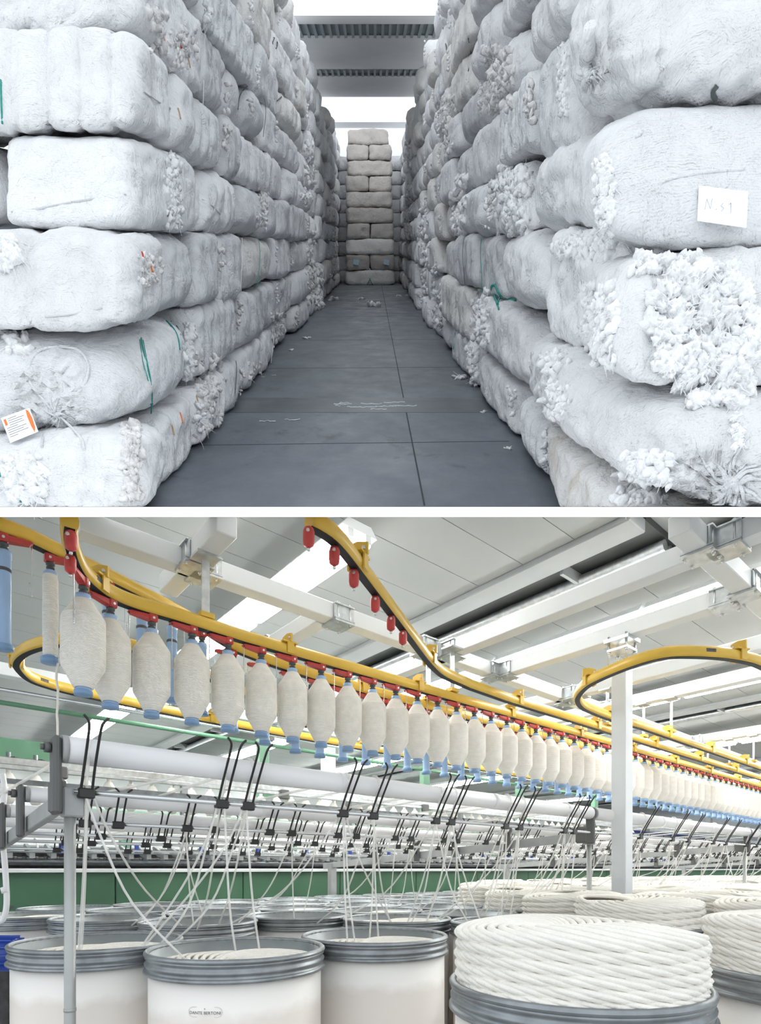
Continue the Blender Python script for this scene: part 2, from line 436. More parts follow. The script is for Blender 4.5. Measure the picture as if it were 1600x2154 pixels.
CW=[0,.53,1.19,1.84,2.46,3.09,3.72,4.36,5.0,5.64,6.28]     # course heights
XL,XR=-1.505,1.21
BALES={}
def BALES_ADD(key,a,*rest):
    o=bale_obj('cotton_bale',a,*rest); BALES[key]=(o,a); return o
def mt_pick(r,s,side):
    v=r.random()
    if s<6: return 'bale_clean' if v<.55 else 'bale_soft' if v<.85 else 'bale_dirty'
    if s<16: return 'bale_clean' if v<.35 else 'bale_soft' if v<.62 else 'bale_warm' if v<.84 else 'bale_dirty'
    return 'bale_soft' if v<.4 else 'bale_warm' if v<.65 else 'bale_dirty'
LOOK={'bale_clean':'clean white','bale_soft':'greyish white','bale_dirty':'smudged grey','bale_warm':'creamy white','bale_stain':'brown-stained','bale_beige':'beige'}
def wall(side,tables,ncourse,send,fronts):
    X=XL if side=='left' else XR; sg=-1 if side=='left' else 1
    r=random.Random(11 if side=='left' else 23)
    for ci in range(ncourse):
        tb=tables.get(ci)
        if tb: ss=[1.505*FPX/(785-x) if side=='left' else 1.21*FPX/(x-785) for x in tb]
        else: ss=[]
        if not ss: ss=[fronts+r.uniform(0,.3)]
        if ci in (0,1,2,3,4,5,6): ss[0]=max(ss[0],fronts)
        while ss[-1]<send-0.4: ss.append(ss[-1]+r.choice((0.72,0.95,1.15,1.35,1.5))*r.uniform(.92,1.08))
        ss[-1]=min(ss[-1],send+0.3)
        top=ncourse
        for bi,(s0,s1) in enumerate(zip(ss,ss[1:])):
            if ci==ncourse-1 and r.random()<.25 and s0>9: continue        # ragged top course
            w0,w1=CW[ci],CW[ci+1]
            if ci: w0+=r.uniform(-.035,.035)
            w1+=r.uniform(-.035,.035)
            jit=r.uniform(-.035,.04) if s0<7 else r.uniform(-.07,.09)
            seed=1000*(ci+1)+bi+(0 if side=='left' else 500)
            near=s0<5.2; mid=s0<10
            res=20 if near else 11 if mid else 6
            front=bi==0
            dep=r.uniform(1.3,1.5) if front else r.uniform(.95,1.2)
            xi=X-sg*jit; xo=X+sg*dep
            L=s1-s0
            ribs=r.choice((0,0,5,6,7,9)) if L>1.0 else r.choice((0,0,0,4))
            if s0>10: ribs=r.choice((0,0,4,5))
            a=dict(x0=min(xi,xo),x1=max(xi,xo),s0=s0,s1=s1,w0=w0,w1=w1,seed=seed,res=res,k=r.choice((3.4,4.5,6.5,9)),ribs=ribs,ends=.992,axis=1,amp=(.022 if near else .03),mt=mt_pick(r,s0,side),over=1.03)
            ov=HERO.get((side,ci,bi))
            if ov:
                a.update(ov)
                if bi==0: a['ends']=1.02
            kind='ribbed ' if a['ribs'] else ''
            lab=f"{LOOK[a['mt']]} {kind}cotton bale, {side} wall, {ordw(ci+1)} course up, {ordw(bi+1)} from the front"
            o=bale_obj('cotton_bale',a,lab,'bale',f'cotton bales stacked in the {side} wall'); BALES[(side,ci,bi)]=(o,a)
            # loose lint along the seams
            if r.random()<(.5 if side=='right' else .38) and s0<13:
                n=r.randint(10,18) if near else r.randint(7,12); cs=[]
                se=s0 if r.random()<.5 else s1-0.03; wb=r.uniform(w0,w0+.3); sp=.02 if near else .03
                for q in range(n):
                    cs.append((R(xi-sg*r.uniform(-.005,.035),se+r.uniform(-.07,.07),wb+r.uniform(0,.32)),r.uniform(.012,.034)))
                if s0>3.9: fluff('cotton_tuft',cs,M['fluff'] if r.random()<.7 else M['fluff_grey'],o,seed,2 if near else 1,wisps=10 if near else 4)
            if r.random()<.14 and 3.9<s0<12:                                     # strap or slack twine across the face
                ts=r.uniform(s0+.15*L,s1-.15*L); pts=[]
                for q in range(9):
                    t=q/8; pts.append(R(xi-sg*(.022+.02*math.sin(t*3.1)),ts+.05*math.sin(t*5+bi),w0+(w1-w0)*(.06+.88*t)))
                mtw=M['twine_green'] if r.random()<.2 else M['twine_white'] if r.random()<.75 else M['twine_dark']
                mm=MB(); mm.tube(spline(pts,3),.004,5); mm.build('twine',mtw,o)

FL,FR=3.55,2.45
HERO={
 ('left',0,0):dict(x0=-3.2,s0=3.45,s1=4.0,ribs=0,axis=0,mt='bale_clean',amp=.03,k=6,res=22),
 ('left',1,0):dict(x0=-3.4,s0=3.50,ribs=0,axis=0,mt='bale_soft',k=3.4,res=22,amp=.02,pinch=[(-2.03,3.48,.79,.16,.05)]),
 ('left',2,0):dict(x0=-3.3,s0=3.42,ribs=4,axis=0,mt='bale_clean',k=7,res=22,amp=.018),
 ('left',3,0):dict(x0=-2.36,s0=3.55,ribs=0,axis=0,mt='bale_clean',k=8,res=22,amp=.016),
 ('left',4,0):dict(x0=-3.3,s0=3.50,s1=4.2,ribs=9,axis=0,mt='bale_clean',k=8,res=22,amp=.018),
 ('left',5,0):dict(x0=-3.4,s0=3.60,s1=4.25,ribs=6,axis=0,mt='bale_clean',k=5,res=22,amp=.03),
 ('left',6,2):dict(ribs=12,mt='bale_soft'),
 ('left',5,2):dict(mt='bale_dirty',k=7),
 ('right',0,0):dict(mt='bale_stain',x1=2.9,k=6,res=20),
 ('right',1,0):dict(x0=1.13,x1=3.0,s0=2.30,ribs=0,axis=1,mt='bale_clean',k=4,res=26,amp=.028,pinch=[(1.42,2.28,.72,.17,.07)],w1=1.13),
 ('right',2,0):dict(x0=1.08,x1=2.7,s0=2.44,ribs=0,mt='bale_clean',k=6,res=24,amp=.03,w0=1.12,w1=1.72),
 ('right',3,0):dict(x0=1.02,x1=2.6,s0=2.42,ribs=0,mt='bale_soft',k=3.6,res=26,amp=.014,w0=1.73,w1=2.37),
 ('right',4,0):dict(x0=1.10,x1=3.0,s0=2.35,s1=3.37,ribs=3,axis=0,mt='bale_clean',k=4,res=26,amp=.03,w0=2.37,w1=3.2,pinch=[(1.10,2.75,2.62,.12,.05)]),
 ('right',5,0):dict(x0=1.12,s0=2.9,w0=3.1),
 ('right',2,1):dict(mt='bale_clean',k=7,w0=1.1,amp=.04,res=20),
 ('right',3,1):dict(mt='bale_clean',k=4,ribs=0,res=20),
 ('right',4,1):dict(mt='bale_soft',k=4.5,w0=2.3,w1=3.15,res=20),
 ('right',1,1):dict(mt='bale_clean',k=5,ribs=0,res=18),
}
TL={0:[240,335,408,466,503,580,618,650],1:[270,412,500,580,616,650],2:[262,343,415,460,510,575,615,650],3:[290,420,505,550,578,640],
    4:[290,360,412,475,505,600,626],5:[300,345,430,480,520,555,580,632],6:[320,352,430,540,585,632],7:[380,430,525,572,620],8:[430,480,530,590]}
TR={0:[1340,1150,1075,1000,950,925],1:[1390,1105,990,930,905],2:[1375,1300,1140,1045,1000,960,925],3:[1375,1290,1100,1035,960,930],
    4:[1380,1212,1120,1050,985,950],5:[1290,1215,1090,1010,960,930],6:[1230,1120,1040,980,940],7:[1160,1050,985,945]}
wall('left',TL,10,26.0,FL)
wall('right',TR,10,26.0,FR)

a=dict(x0=-3.6,x1=-2.42,s0=3.6,s1=4.6,w0=1.86,w1=2.42,seed=77,res=16,k=4,ribs=0,axis=0,amp=.02,mt='bale_clean')
BALES_ADD(('left',3,99),a,'rounded white bale cut off by the left edge beside the fourth course front','bale','cotton bales stacked in the left wall')
# --- the free-standing stack closing the aisle
r=random.Random(3); ws=0.0
for ci in range(10):
    hgt=.66 if ci else .62
    pair=ci in (1,3,6,8); wid=1.02-(ci*.012)
    cx=-0.13+r.uniform(-.03,.03)-ci*.006
    if ci==9: cx-=.03; wid-=.06
    segs=[(cx-wid,cx-.01),(cx+.01,cx+wid)] if pair else [(cx-wid,cx+wid)]
    for q,(xa,xb) in enumerate(segs):
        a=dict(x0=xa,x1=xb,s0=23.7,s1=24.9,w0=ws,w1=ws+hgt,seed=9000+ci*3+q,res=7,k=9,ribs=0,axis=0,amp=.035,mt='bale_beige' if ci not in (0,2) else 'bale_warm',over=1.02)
        pos=('left half of ' if q==0 else 'right half of ') if pair else ''
        o=BALES_ADD(('end',ci,q),a,f"{LOOK[a['mt']]} cotton bale, {pos}{ordw(ci+1)} course up in the stack ending the aisle",'bale','bales in the stack at the end of the aisle')
        if ci==1:
            pts=[R(xa+.3+.25*q,23.64,ws+.25),R(xa+.52+.25*q,23.64,ws+.2),R(xa+.54+.25*q,23.64,ws+.42),R(xa+.32+.25*q,23.64,ws+.46)]
            mm=MB(); mm.prism(pts,(0,-.01,0)); mm.build('shipping_label',M['blue_tag'],o)
        if ci==0:
            mm=MB()
            for e in (-1,1): mm.tube([R(cx+e*.12,23.63,.02),R(cx+e*.05,23.6,.16),R(cx-e*.02,23.61,.3)],.012,5)
            mm.build('twine',M['twine_green'],o)
    ws+=hgt

# darker row added behind it so the gaps to both walls look dark
r=random.Random(9)
for ci in range(9):
    for q,(xa,xb) in enumerate(((-1.75,-.75),(-.7,.3),(.35,1.35))):
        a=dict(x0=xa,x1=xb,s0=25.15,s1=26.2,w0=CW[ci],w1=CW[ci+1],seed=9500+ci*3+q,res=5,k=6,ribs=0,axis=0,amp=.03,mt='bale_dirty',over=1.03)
        if q==1: continue
        BALES_ADD(('behind',ci,q),a,f"added dark bale behind the end stack, {['left','','right'][q]} gap, {ordw(ci+1)} course up",'bale','bales behind the end stack')
# --- hand-built details on the nearest bales; each is laid on the bale surface that the photograph shows it on
from mathutils.bvhtree import BVHTree
bv=[]; bf=[]; owner=[]
for key,(o,a_) in BALES.items():
    n=len(bv); L_=o.location
    bv+=[v.co+L_ for v in o.data.vertices]
    for p in o.data.polygons: bf.append([i+n for i in p.vertices]); owner.append(key)
BVH=BVHTree.FromPolygons(bv,bf)
EYEP=Vector((0,0,EYE))
def hit(x,y,off=0.0):
    """bale surface point seen at a spot of the photograph, lifted by off along the surface normal"""
    y=min(y,1060)
    d=Vector(((x-CX)/FPX,1,(HZ-y)/FPX)).normalized()
    p,n,i,dist=BVH.ray_cast(EYEP,d)
    if p is None: return None,None
    if n.dot(d)>0: n=-n
    return p+n*off,owner[i]
# the 290 bales that show largest stay individuals; the slivers of bales left over are one object
seen={}
for yy in range(2,1066,5):
    for xx in range(2,1600,5):
        d=Vector(((xx-CX)/FPX,1,(HZ-yy)/FPX)).normalized(); p,n,i,dist=BVH.ray_cast(EYEP,d)
        if p is not None: seen[owner[i]]=seen.get(owner[i],0)+1
keep=set(sorted(seen,key=lambda k_:-seen[k_])[:290])
rest=[k_ for k_ in BALES if k_ not in keep]; mm=MB()
for k_ in rest:
    o=BALES[k_][0]; L_=o.location
    mm.add([v.co+L_ for v in o.data.vertices],[tuple(p.vertices) for p in o.data.polygons],True)
    for ch in list(o.children): bpy.data.objects.remove(ch,do_unlink=True)
    bpy.data.objects.remove(o,do_unlink=True)
if rest:
    bg_o=mesh_obj('distant_bales',mm.mesh('distant_bales',M['bale_soft'],(0,0,0),False)); tag(bg_o,'pale cotton bales mostly hidden deep in both walls','bale',kind='stuff')
    for k_ in rest: BALES[k_]=(bg_o,None)
def lay(pix,rad,name,mtl,off=None,n=4,seg=6,smooth=True):
    """cord or fold lying on the bales along a run of spots"""
    P=[]; K=None
    for x,y in pix:
        p,k=hit(x,y,rad*.5 if off is None else off)
        if p is not None: P.append(p); K=K or k
    if len(P)<2: return None
    mm=MB(); mm.tube(spline(P,n) if smooth else P,rad,seg); return mm.build(name,M[mtl],BALES[K][0])
def tuft(x0,x1,y0,y1,n,rad,seed,mtl='fluff',wisps=12,sub=2,lift=.3,shape=None,hang=0):
    """patch of torn lint; rad in pixels"""
    r=random.Random(seed); cs=[]; K=None
    for q in range(n):
        if shape: x,y=shape(r)
        else: x=r.triangular(x0,x1); y=r.uniform(y0,y1)
        p,k=hit(x,y)
        if p is None: continue
        if K is None: K=k
        u=rad*p.y/FPX*r.uniform(.55,1.2)
        p=p+(EYEP-p).normalized()*u*lift
        cs.append((p,u))
    if cs: fluff('cotton_tuft',cs,M[mtl],BALES[K][0],seed,sub,wisps,.36)
def heap(r):
    t=r.random()**.9; y=548+300*t; hw=60+55*math.sin(math.pi*t)**.7-40*max(0,t-.6)
    return 1465+40*t+r.uniform(-1,1)*hw, y
tuft(0,0,0,0,300,17,91,'fluff',240,3,.9,heap)
tuft(1535,1562,840,940,26,8,92,'fluff',30,2,.8)
tuft(1320,1480,535,570,60,11,93,'fluff',40,2,.5)
tuft(1245,1295,330,520,110,10,61,wisps=50)
tuft(1040,1118,350,490,150,10,62,wisps=60)
tuft(1150,1300,500,540,70,11,63,wisps=30)
tuft(1225,1300,600,770,110,12,64,wisps=40)
tuft(985,1035,610,740,90,9,65,wisps=40)
tuft(980,1010,720,830,60,8,66,wisps=20)
tuft(1015,1085,100,235,150,9,67,'fluff_grey',80)
tuft(1010,1040,200,235,30,8,167,'fluff_grey',40)
tuft(1290,1420,950,1058,130,13,68,wisps=50)
tuft(1130,1200,740,880,90,11,69,wisps=40)
tuft(950,990,370,490,80,8,70,wisps=40)
tuft(0,100,960,1055,170,12,71,wisps=60)
tuft(383,413,680,800,80,8,72,wisps=30)
tuft(343,385,325,480,90,9,73,wisps=30)
tuft(0,40,500,560,40,12,74,wisps=20)
tuft(280,345,535,600,50,6,75,'fluff_grey',30)
tuft(400,480,740,920,110,7,76,'fluff_grey',60)
tuft(310,350,20,110,40,9,77,'fluff_grey',20)
tuft(255,300,890,1050,130,9,78,'fluff_grey',40)
tuft(345,415,60,150,60,7,79,'fluff_grey',30)
tuft(0,60,700,740,40,10,80)
tuft(905,930,560,720,70,6,81,'fluff',40); tuft(655,680,560,660,70,6,82,'fluff_grey',40); tuft(880,905,420,640,90,5,83,'fluff',40)
tuft(630,668,300,420,60,5,84,'fluff',20); tuft(535,565,395,480,40,5,85,'fluff_grey',20); tuft(920,960,200,330,60,6,86,'fluff_grey',30)
tuft(640,668,480,640,50,5,87,'fluff_grey',20); tuft(1170,1200,95,240,60,7,88,'fluff',20); tuft(565,600,660,720,40,5,89,'fluff_grey',20)
tuft(520,560,760,830,30,5,90,'fluff_grey',20); tuft(845,870,300,520,60,4,94,'fluff_grey',30); tuft(690,712,400,590,60,3.5,95,'fluff_grey',30)
def sheet(pix,name,mtl,off,parent,n=6):
    """thin sheet lying against a bale: four corners, bilinear grid"""
    mx=sum(q[0] for q in pix)/len(pix); my=sum(q[1] for q in pix)/len(pix)
    hs=[hit(mx+dx,my+dy)[0] for dx in (-25,0,25) for dy in (-18,0,18)]
    c=min(hs,key=lambda p:p.y); nr=Vector((0,-1,0.12)).normalized(); c=c+nr*off
    C=[]
    for x,y in pix:
        d=Vector(((x-CX)/FPX,1,(HZ-y)/FPX)); C.append(EYEP+d*((c-EYEP).dot(nr)/d.dot(nr)))
    mm=MB(); mm.prism(C,nr*.0015); return mm.build(name,mtl,parent),C,nr
nb,NC,nn_=sheet([(1469,391),(1573,404),(1569,480),(1466,465)],'note_sheet',M['paper'],.008,None)
tag(nb,'white paper note pinned to the big bale at the right edge','note')
def on_sheet(C,nr,u,v,e): return C[0]*(1-u)*(1-v)+C[1]*u*(1-v)+C[2]*u*v+C[3]*(1-u)*v+nr*e
def write(lines,C,nr,rad,name,mtl,parent):
    for ln in lines:
        mm=MB(); mm.tube([on_sheet(C,nr,u,v,.002) for u,v in ln],rad,4); mm.build(name,mtl,parent)
write([[(.14,.66),(.17,.36),(.25,.62),(.28,.34)],[(.36,.62),(.38,.6)],[(.5,.42),(.46,.5),(.52,.56),(.47,.66)],[(.62,.44),(.66,.38),(.67,.66)]],NC,nn_,.0011,'handwriting',M['ink_pale'],nb)
lb,LC,ln_=sheet([(2,880),(62,858),(81,908),(22,932)],'shipping_label',M['paper'],.012,None)
tag(lb,'white shipping label with an orange stripe on the tied lower left bale','label')
mm=MB(); mm.prism([on_sheet(LC,ln_,u,v,.0018) for u,v in ((.86,.02),(.93,.1),(.97,.4),(.95,.8),(.88,.98),(.84,.7),(.83,.3))],ln_*.0006); mm.build('orange_mark',M['orange'],lb)
mm=MB(); mm.prism([on_sheet(LC,ln_,u,v,.0018) for u,v in ((.06,.1),(.14,.1),(.14,.34),(.06,.34))],ln_*.0006); mm.build('orange_square',M['orange'],lb)
mm=MB()
for q in range(9):
    v=.12+.085*q; e=(.5,.74,.66,.7,.45,.72,.6,.74,.35)[q]
    mm.tube([on_sheet(LC,ln_,.2 if q<4 else .07,v,.0018),on_sheet(LC,ln_,e,v,.0018)],.0012,4)
tag(mm.build('print_lines',M['ink'],lb),kind='stuff')
# cloth drawn together: ring of the cloth edge and knot on the second left bale, knots on the right
ringp=[(125,730),(165,738),(186,768),(180,805),(150,842),(120,868),(88,838),(62,800),(64,765),(85,738),(125,730)]
lay(ringp,.008,'cloth_edge','bale_soft')
lay([(120,872),(100,900),(90,925),(88,942)],.008,'cloth_edge','bale_soft'); lay([(122,872),(150,900),(172,925),(178,946)],.008,'cloth_edge','bale_soft')
def knot(cx,cy,n,L,seed,rad=.006):
    r=random.Random(seed); K=hit(cx,cy)[1]; mm=MB()
    for q in range(n):
        a=2*math.pi*q/n+r.uniform(-.2,.2); ln=L*r.uniform(.5,1.1); P=[]
        for t in range(7):
            f=t/6; rr=ln*f; p,k=hit(cx+rr*math.cos(a+f*.5),cy+rr*math.sin(a+f*.5),.004+.02*(1-f)**3)
            if p is not None: P.append(p)
        if len(P)>3:
            Q=spline(P,3); m_=len(Q); mm.tube(Q,[rad*(1.25-1.15*i/m_) for i in range(m_)],6)
    p,k=hit(cx,cy,.0); d=(EYEP-p).normalized()
    mm.tube([p,p+d*.03,p+d*.05],[rad*2.6,rad*2.0,rad*.8],8)
    tag(mm.build('gathered_knot',M['bale_soft'],BALES[K][0]),kind='stuff')
knot(120,872,11,46,1); knot(1540,1016,22,95,2,.009); knot(1243,160,14,40,3)
# hanging sleeve of cloth above the upper right knot
P=[hit(x,y,.02)[0] for x,y in [(1250,55),(1247,90),(1244,125),(1243,156)]]
mm=MB(); mm.tube(spline(P,4),[.03,.036,.04,.043,.045,.046,.046,.044,.04,.034,.026,.018,.012],10); mm.build('cloth_sleeve',M['bale_clean'],BALES[hit(1243,120)[1]][0])
P=[hit(x,y,.012)[0] for x,y in [(1242,160),(1234,185),(1240,214)]]
mm=MB(); mm.tube(spline(P,4),[.012,.016,.02,.024,.026,.028,.026,.022,.015],8); mm.build('cloth_tail',M['bale_soft'],BALES[hit(1238,190)[1]][0])
# seams
for ln in ([(1388,388),(1402,380),(1440,371),(1500,362),(1565,358)],[(25,447),(80,440),(160,425),(265,410)],[(95,667),(160,660),(215,648)],[(300,192),(335,215),(358,228)],[(425,420),(445,432),(462,450)],[(1335,290),(1345,285),(1350,278)]):
    lay(ln,.005,'cloth_seam','bale_soft')
# straps and twine
for ln,rad,mt_ in (([(297,712),(303,745),(314,790),(319,830),(318,870)],.005,'twine_green'),([(301,716),(309,760),(317,800),(321,850)],.003,'twine_green'),([(294,715),(300,760),(311,800),(316,850)],.003,'twine_green'),
    ([(350,676),(365,692),(374,712),(377,735)],.006,'twine_green'),([(360,676),(372,686),(380,705)],.004,'twine_green'),([(46,1058),(54,1035),(66,1015),(76,998)],.012,'twine_green'),([(0,1003),(6,992),(11,986)],.009,'twine_green'),
    ([(1047,642),(1040,620),(1034,604),(1042,600),(1050,615),(1068,630),(1084,634)],.012,'twine_green'),([(1052,622),(1047,640),(1049,652)],.008,'twine_green'),([(958,700),(954,735),(960,770),(965,780)],.008,'twine_green'),
    ([(1505,205),(1500,192),(1508,180)],.010,'twine_dark'),([(355,410),(356,440),(352,455)],.004,'twine_dark'),([(598,198),(590,205),(582,212)],.008,'twine_dark'),([(932,60),(938,95),(944,140)],.010,'twine_dark'),([(575,80),(583,90),(580,102),(573,92),(577,80)],.007,'twine_dark'),
    ([(432,5),(430,80),(427,220)],.004,'twine_white'),([(2,170),(3,220),(5,260)],.006,'twine_green'),([(520,180),(505,200),(500,230)],.005,'twine_dark'),([(985,80),(990,110),(985,150)],.007,'twine_dark'),([(540,450),(552,460),(545,475)],.006,'twine_white')):
    lay(ln,rad,'twine',mt_)
for x,y,mt_ in ((345,88,'red_tag'),(380,104,'red_tag'),(396,132,'brown_tag'),(299,540,'red_tag'),(317,566,'orange'),(322,580,'brown_tag'),(380,880,'orange'),(362,905,'brown_tag'),(415,845,'brown_tag'),(376,240,'brown_tag')):
    lay([(x-2,y-11),(x+1,y),(x+3,y+10)],.006,'rag_tag',mt_)
# vertical brown run marks are in the stained cloth; loose lint on the floor
r=random.Random(8)
for i,(x,y,w_,lab) in enumerate(((706,632,14,'grey clump of lint on the floor by the left stack'),(785,645,15,'largest white clump of cotton lying mid aisle'),(761,630,9,'small flat white clump beyond the largest one'),(838,624,7,'tiny white clump near the far right stack'),
        (645,713,9,'white scrap beside the left stack half way down'),(966,797,14,'flat white scrap beside the right stack'),(1068,945,9,'white scrap on the floor beside the right stack, nearest'),(612,738,6,'tiny scrap at the foot of the left stack'),(1014,868,8,'lint crumb at the foot of the right stack'),(855,622,4,'tiniest lint crumb far down the aisle'))):
    s=HS*FPX/(y-512); u=w_*s/FPX; cs=[]
    for q in range(7): cs.append((R(Wx(s,x)+r.uniform(-.7,.7)*u,s+r.uniform(-.6,.6)*u,u*.16),(u*r.uniform(.35,.6),u*r.uniform(.3,.6),u*.16)))
    o=fluff('cotton_clump',cs,M['fluff_grey'] if i==0 else M['fluff'],None,300+i,2,2,.3); tag(o,lab,'lint','lint scraps on the store floor')

M['glare_scuff']=mat('floor_glare_scuff',(0.62,0.66,0.70),0.5,0,0.2,20)  # pale streaks that paint floor glare along with scuffed paint
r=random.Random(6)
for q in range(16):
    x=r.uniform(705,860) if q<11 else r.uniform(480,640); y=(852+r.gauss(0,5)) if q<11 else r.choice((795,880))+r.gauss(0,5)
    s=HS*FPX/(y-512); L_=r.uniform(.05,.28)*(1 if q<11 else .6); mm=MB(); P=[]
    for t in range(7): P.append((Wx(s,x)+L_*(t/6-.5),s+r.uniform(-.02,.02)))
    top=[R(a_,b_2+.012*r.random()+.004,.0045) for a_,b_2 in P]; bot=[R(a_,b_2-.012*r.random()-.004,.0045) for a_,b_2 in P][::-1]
    mm.prism(top+bot,(0,0,.0008)); mm.build('glare_scuff_mark',M['glare_scuff'],up_floor)
# --- roof of the store: curved wing slabs cut narrow to let sky light in, ribbed sheet strips between them, open rooflight, end wall
M['wing']=mat('wing_slab_concrete',(0.92,0.925,0.935),0.85,0,0.03,1.5)
M['rib_sheet']=mat('ribbed_sheet',(0.42,0.47,0.49),0.6,0.1,0.06,4)
KR=.833                                          # roof height and depth together, drawn nearer so the rooflight brightens the end stack
def wing(s0,s1,w,bow,mtl,lab,lip=.0):
    s0*=KR; s1*=KR; w=HS+(w-HS)*KR
    mm=MB(); n=14; P=[]
    for q in range(n+1):
        t=q/n; P.append((s0+(s1-s0)*t, w+bow*(2*t-1)**2))
    top=[(s,ww+.12) for s,ww in P][::-1]
    mm.prism([R(-2.7,s,ww) for s,ww in P+top],(5.0,0,0)); o=mm.build('ceiling_wing_slab',mtl); tag(o,kind='structure'); return o
wing(15.7,16.3,8.0,.06,M['slab_white'],'')  # first wing cut to a lip, its bay left open for more light
wing(17.66,21.1,8.05,.16,M['wing'],'')
wing(21.77,24.9,8.05,.12,M['wing'],'')
wing(29.7,31.2,8.0,.1,M['wing'],'')
def rib_strip(s0,s1,w):
    s0*=KR; s1*=KR; w=HS+(w-HS)*KR
    mm=MB(); mm.prism([R(-2.7,s0,w),R(-2.7,s1,w),R(-2.7,s1,w+.04),R(-2.7,s0,w+.04)],(5.0,0,0)); o=mm.build('ceiling_rib_sheet',M['rib_sheet']); tag(o,kind='structure')
    for q in range(26):
        x=-2.65+q*.19
        m2=MB(); m2.prism([R(x,s0,w-.001),R(x+.07,s0,w-.001),R(x+.07,s1,w-.001),R(x,s1,w-.001)],(0,0,-.09)); m2.build('rib',M['rib_sheet'],o)
rib_strip(16.25,17.7,8.28); rib_strip(21.05,21.8,8.28)
mm=MB(); mm.prism([R(-9,27.2,-.2),R(9,27.2,-.2),R(9,27.2,7.4),R(-9,27.2,7.4)],(0,.15,0)); o=mm.build('wall_store_end',M['wing']); tag(o,kind='structure')
# ================================================================ LOWER PLACE: the spinning hall
TH=math.atan((2205.0-CX)/FPX)
UX,UY=math.sin(TH),math.cos(TH)                 # u: along the frames, v: across them
VX,VY=-UY,UX
U=Vector((UX,UY,0)); V=Vector((VX,VY,0)); ZV=Vector((0,0,1)); AX=(U,V,ZV); RZ=math.atan2(UY,UX)
def AB(a,b,z=0.0): return Vector((a*UX+b*VX, a*UY+b*VY, z))
def a_of(x,b):                                  # position along a line at offset b that shows at column x
    t=(x-CX)/FPX; return b*(UX*t+UY)/(UX-UY*t)
def b_of(x,a):
    t=(x-CX)/FPX; return a*(UX-UY*t)/(UY+UX*t)
def onz(x,y,dz):                                # point at height dz above the eye seen at a spot
    Y=FPX*dz/(HZ-y); return Vector(((x-CX)*Y/FPX,Y,EYE+dz))
def ab(p): return (p.x*UX+p.y*UY, p.x*VX+p.y*VY)
def yrow(p): return HZ-FPX*(p.z-EYE)/p.y
def xcol(p): return CX+FPX*p.x/p.y
YCUT=1079.0
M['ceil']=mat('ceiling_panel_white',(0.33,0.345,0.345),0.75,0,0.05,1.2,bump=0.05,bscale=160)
M['slot_shade']=mat('ceiling_slot_shade',(0.05,0.055,0.055),0.8)
M['grey_paint']=mat('grey_painted_steel',(0.28,0.295,0.30),0.6,0,0.06,3)
M['pale_paint']=mat('pale_grey_paint',(0.72,0.75,0.77),0.5,0,0.03,3)
M['galv']=mat('galvanised_steel',(0.55,0.58,0.60),0.35,0.85,0.18,22,bump=0.03,bscale=120)
M['galv_dark']=mat('dull_galvanised_band',(0.27,0.29,0.305),0.38,0.8,0.2,18,bump=0.04,bscale=90)
M['steel']=mat('bright_steel',(0.66,0.68,0.69),0.25,0.95,0.06,10)
M['yellow']=mat('yellow_enamel',(0.68,0.44,0.06),0.35,0,0.07,7)
M['pole']=mat('creel_pole_grey',(0.40,0.41,0.40),0.38,0.35,0.08,6)
M['slot']=mat('black_slot',(0.012,0.012,0.013),0.6)
M['red']=mat('red_plastic',(0.50,0.05,0.045),0.42,0,0.12,14)
M['grip']=mat('dark_grip',(0.07,0.08,0.085),0.5)
M['yarn']=mat('roving_yarn',(0.94,0.91,0.85),0.95,0,0.04,30,spec=0.1)
M['blue']=mat('light_blue_tube',(0.34,0.50,0.75),0.4,0,0.06,6)
M['blue_d']=mat('blue_flange',(0.20,0.33,0.54),0.4,0,0.1,8)
M['tube_white']=mat('creel_tube_white',(0.80,0.80,0.81),0.32,0,0.03,3)
M['black']=mat('black_wire',(0.015,0.015,0.016),0.4)
M['grey_cast']=mat('grey_cast_block',(0.33,0.34,0.34),0.55,0,0.1,10)
M['dark_cast']=mat('dark_cast',(0.10,0.10,0.10),0.5)
M['green']=mat('green_enamel',(0.06,0.155,0.09),0.45,0,0.08,3)
M['green_l']=mat('green_frame',(0.11,0.25,0.155),0.45,0,0.08,3)
M['deep_blue']=mat('deep_blue_plastic',(0.03,0.07,0.36),0.4)
M['can_in']=mat('can_lining',(0.36,0.39,0.40),0.4,0.6,0.1,10)
M['sliver']=mat('cotton_sliver',(0.87,0.84,0.78),0.95,0,0.04,25,bump=0.35,bscale=140,spec=0.1)
M['lamp']=mat('lamp_tube_glow',(1.0,1.0,0.97),0.5,emit=34.0,var=0.0)
M['hall_floor']=mat('hall_floor',(0.42,0.42,0.41),0.5,0,0.2,2)
M['hall_wall']=mat('hall_wall',(0.62,0.64,0.64),0.8,0,0.05,1)
M['dark_mech']=mat('dark_machinery',(0.035,0.035,0.037),0.6,0,0.5,20)
def weave_yarn(m,scale,axis='Z',st=0.6):
    """fine windings as bump"""
    nt=m.node_tree; N=nt.nodes; L=nt.links; b=N['Principled BSDF']
    t=N.new('ShaderNodeTexCoord'); w=N.new('ShaderNodeTexWave'); w.bands_direction=axis; w.inputs['Scale'].default_value=scale; w.inputs['Distortion'].default_value=1.2; w.inputs['Detail'].default_value=2
    L.new(t.outputs['Object'],w.inputs['Vector']); bp=N.new('ShaderNodeBump'); bp.inputs['Strength'].default_value=st; bp.inputs['Distance'].default_value=0.003
    L.new(w.outputs['Fac'],bp.inputs['Height']); L.new(bp.outputs['Normal'],b.inputs['Normal'])
weave_yarn(M['yarn'],60)
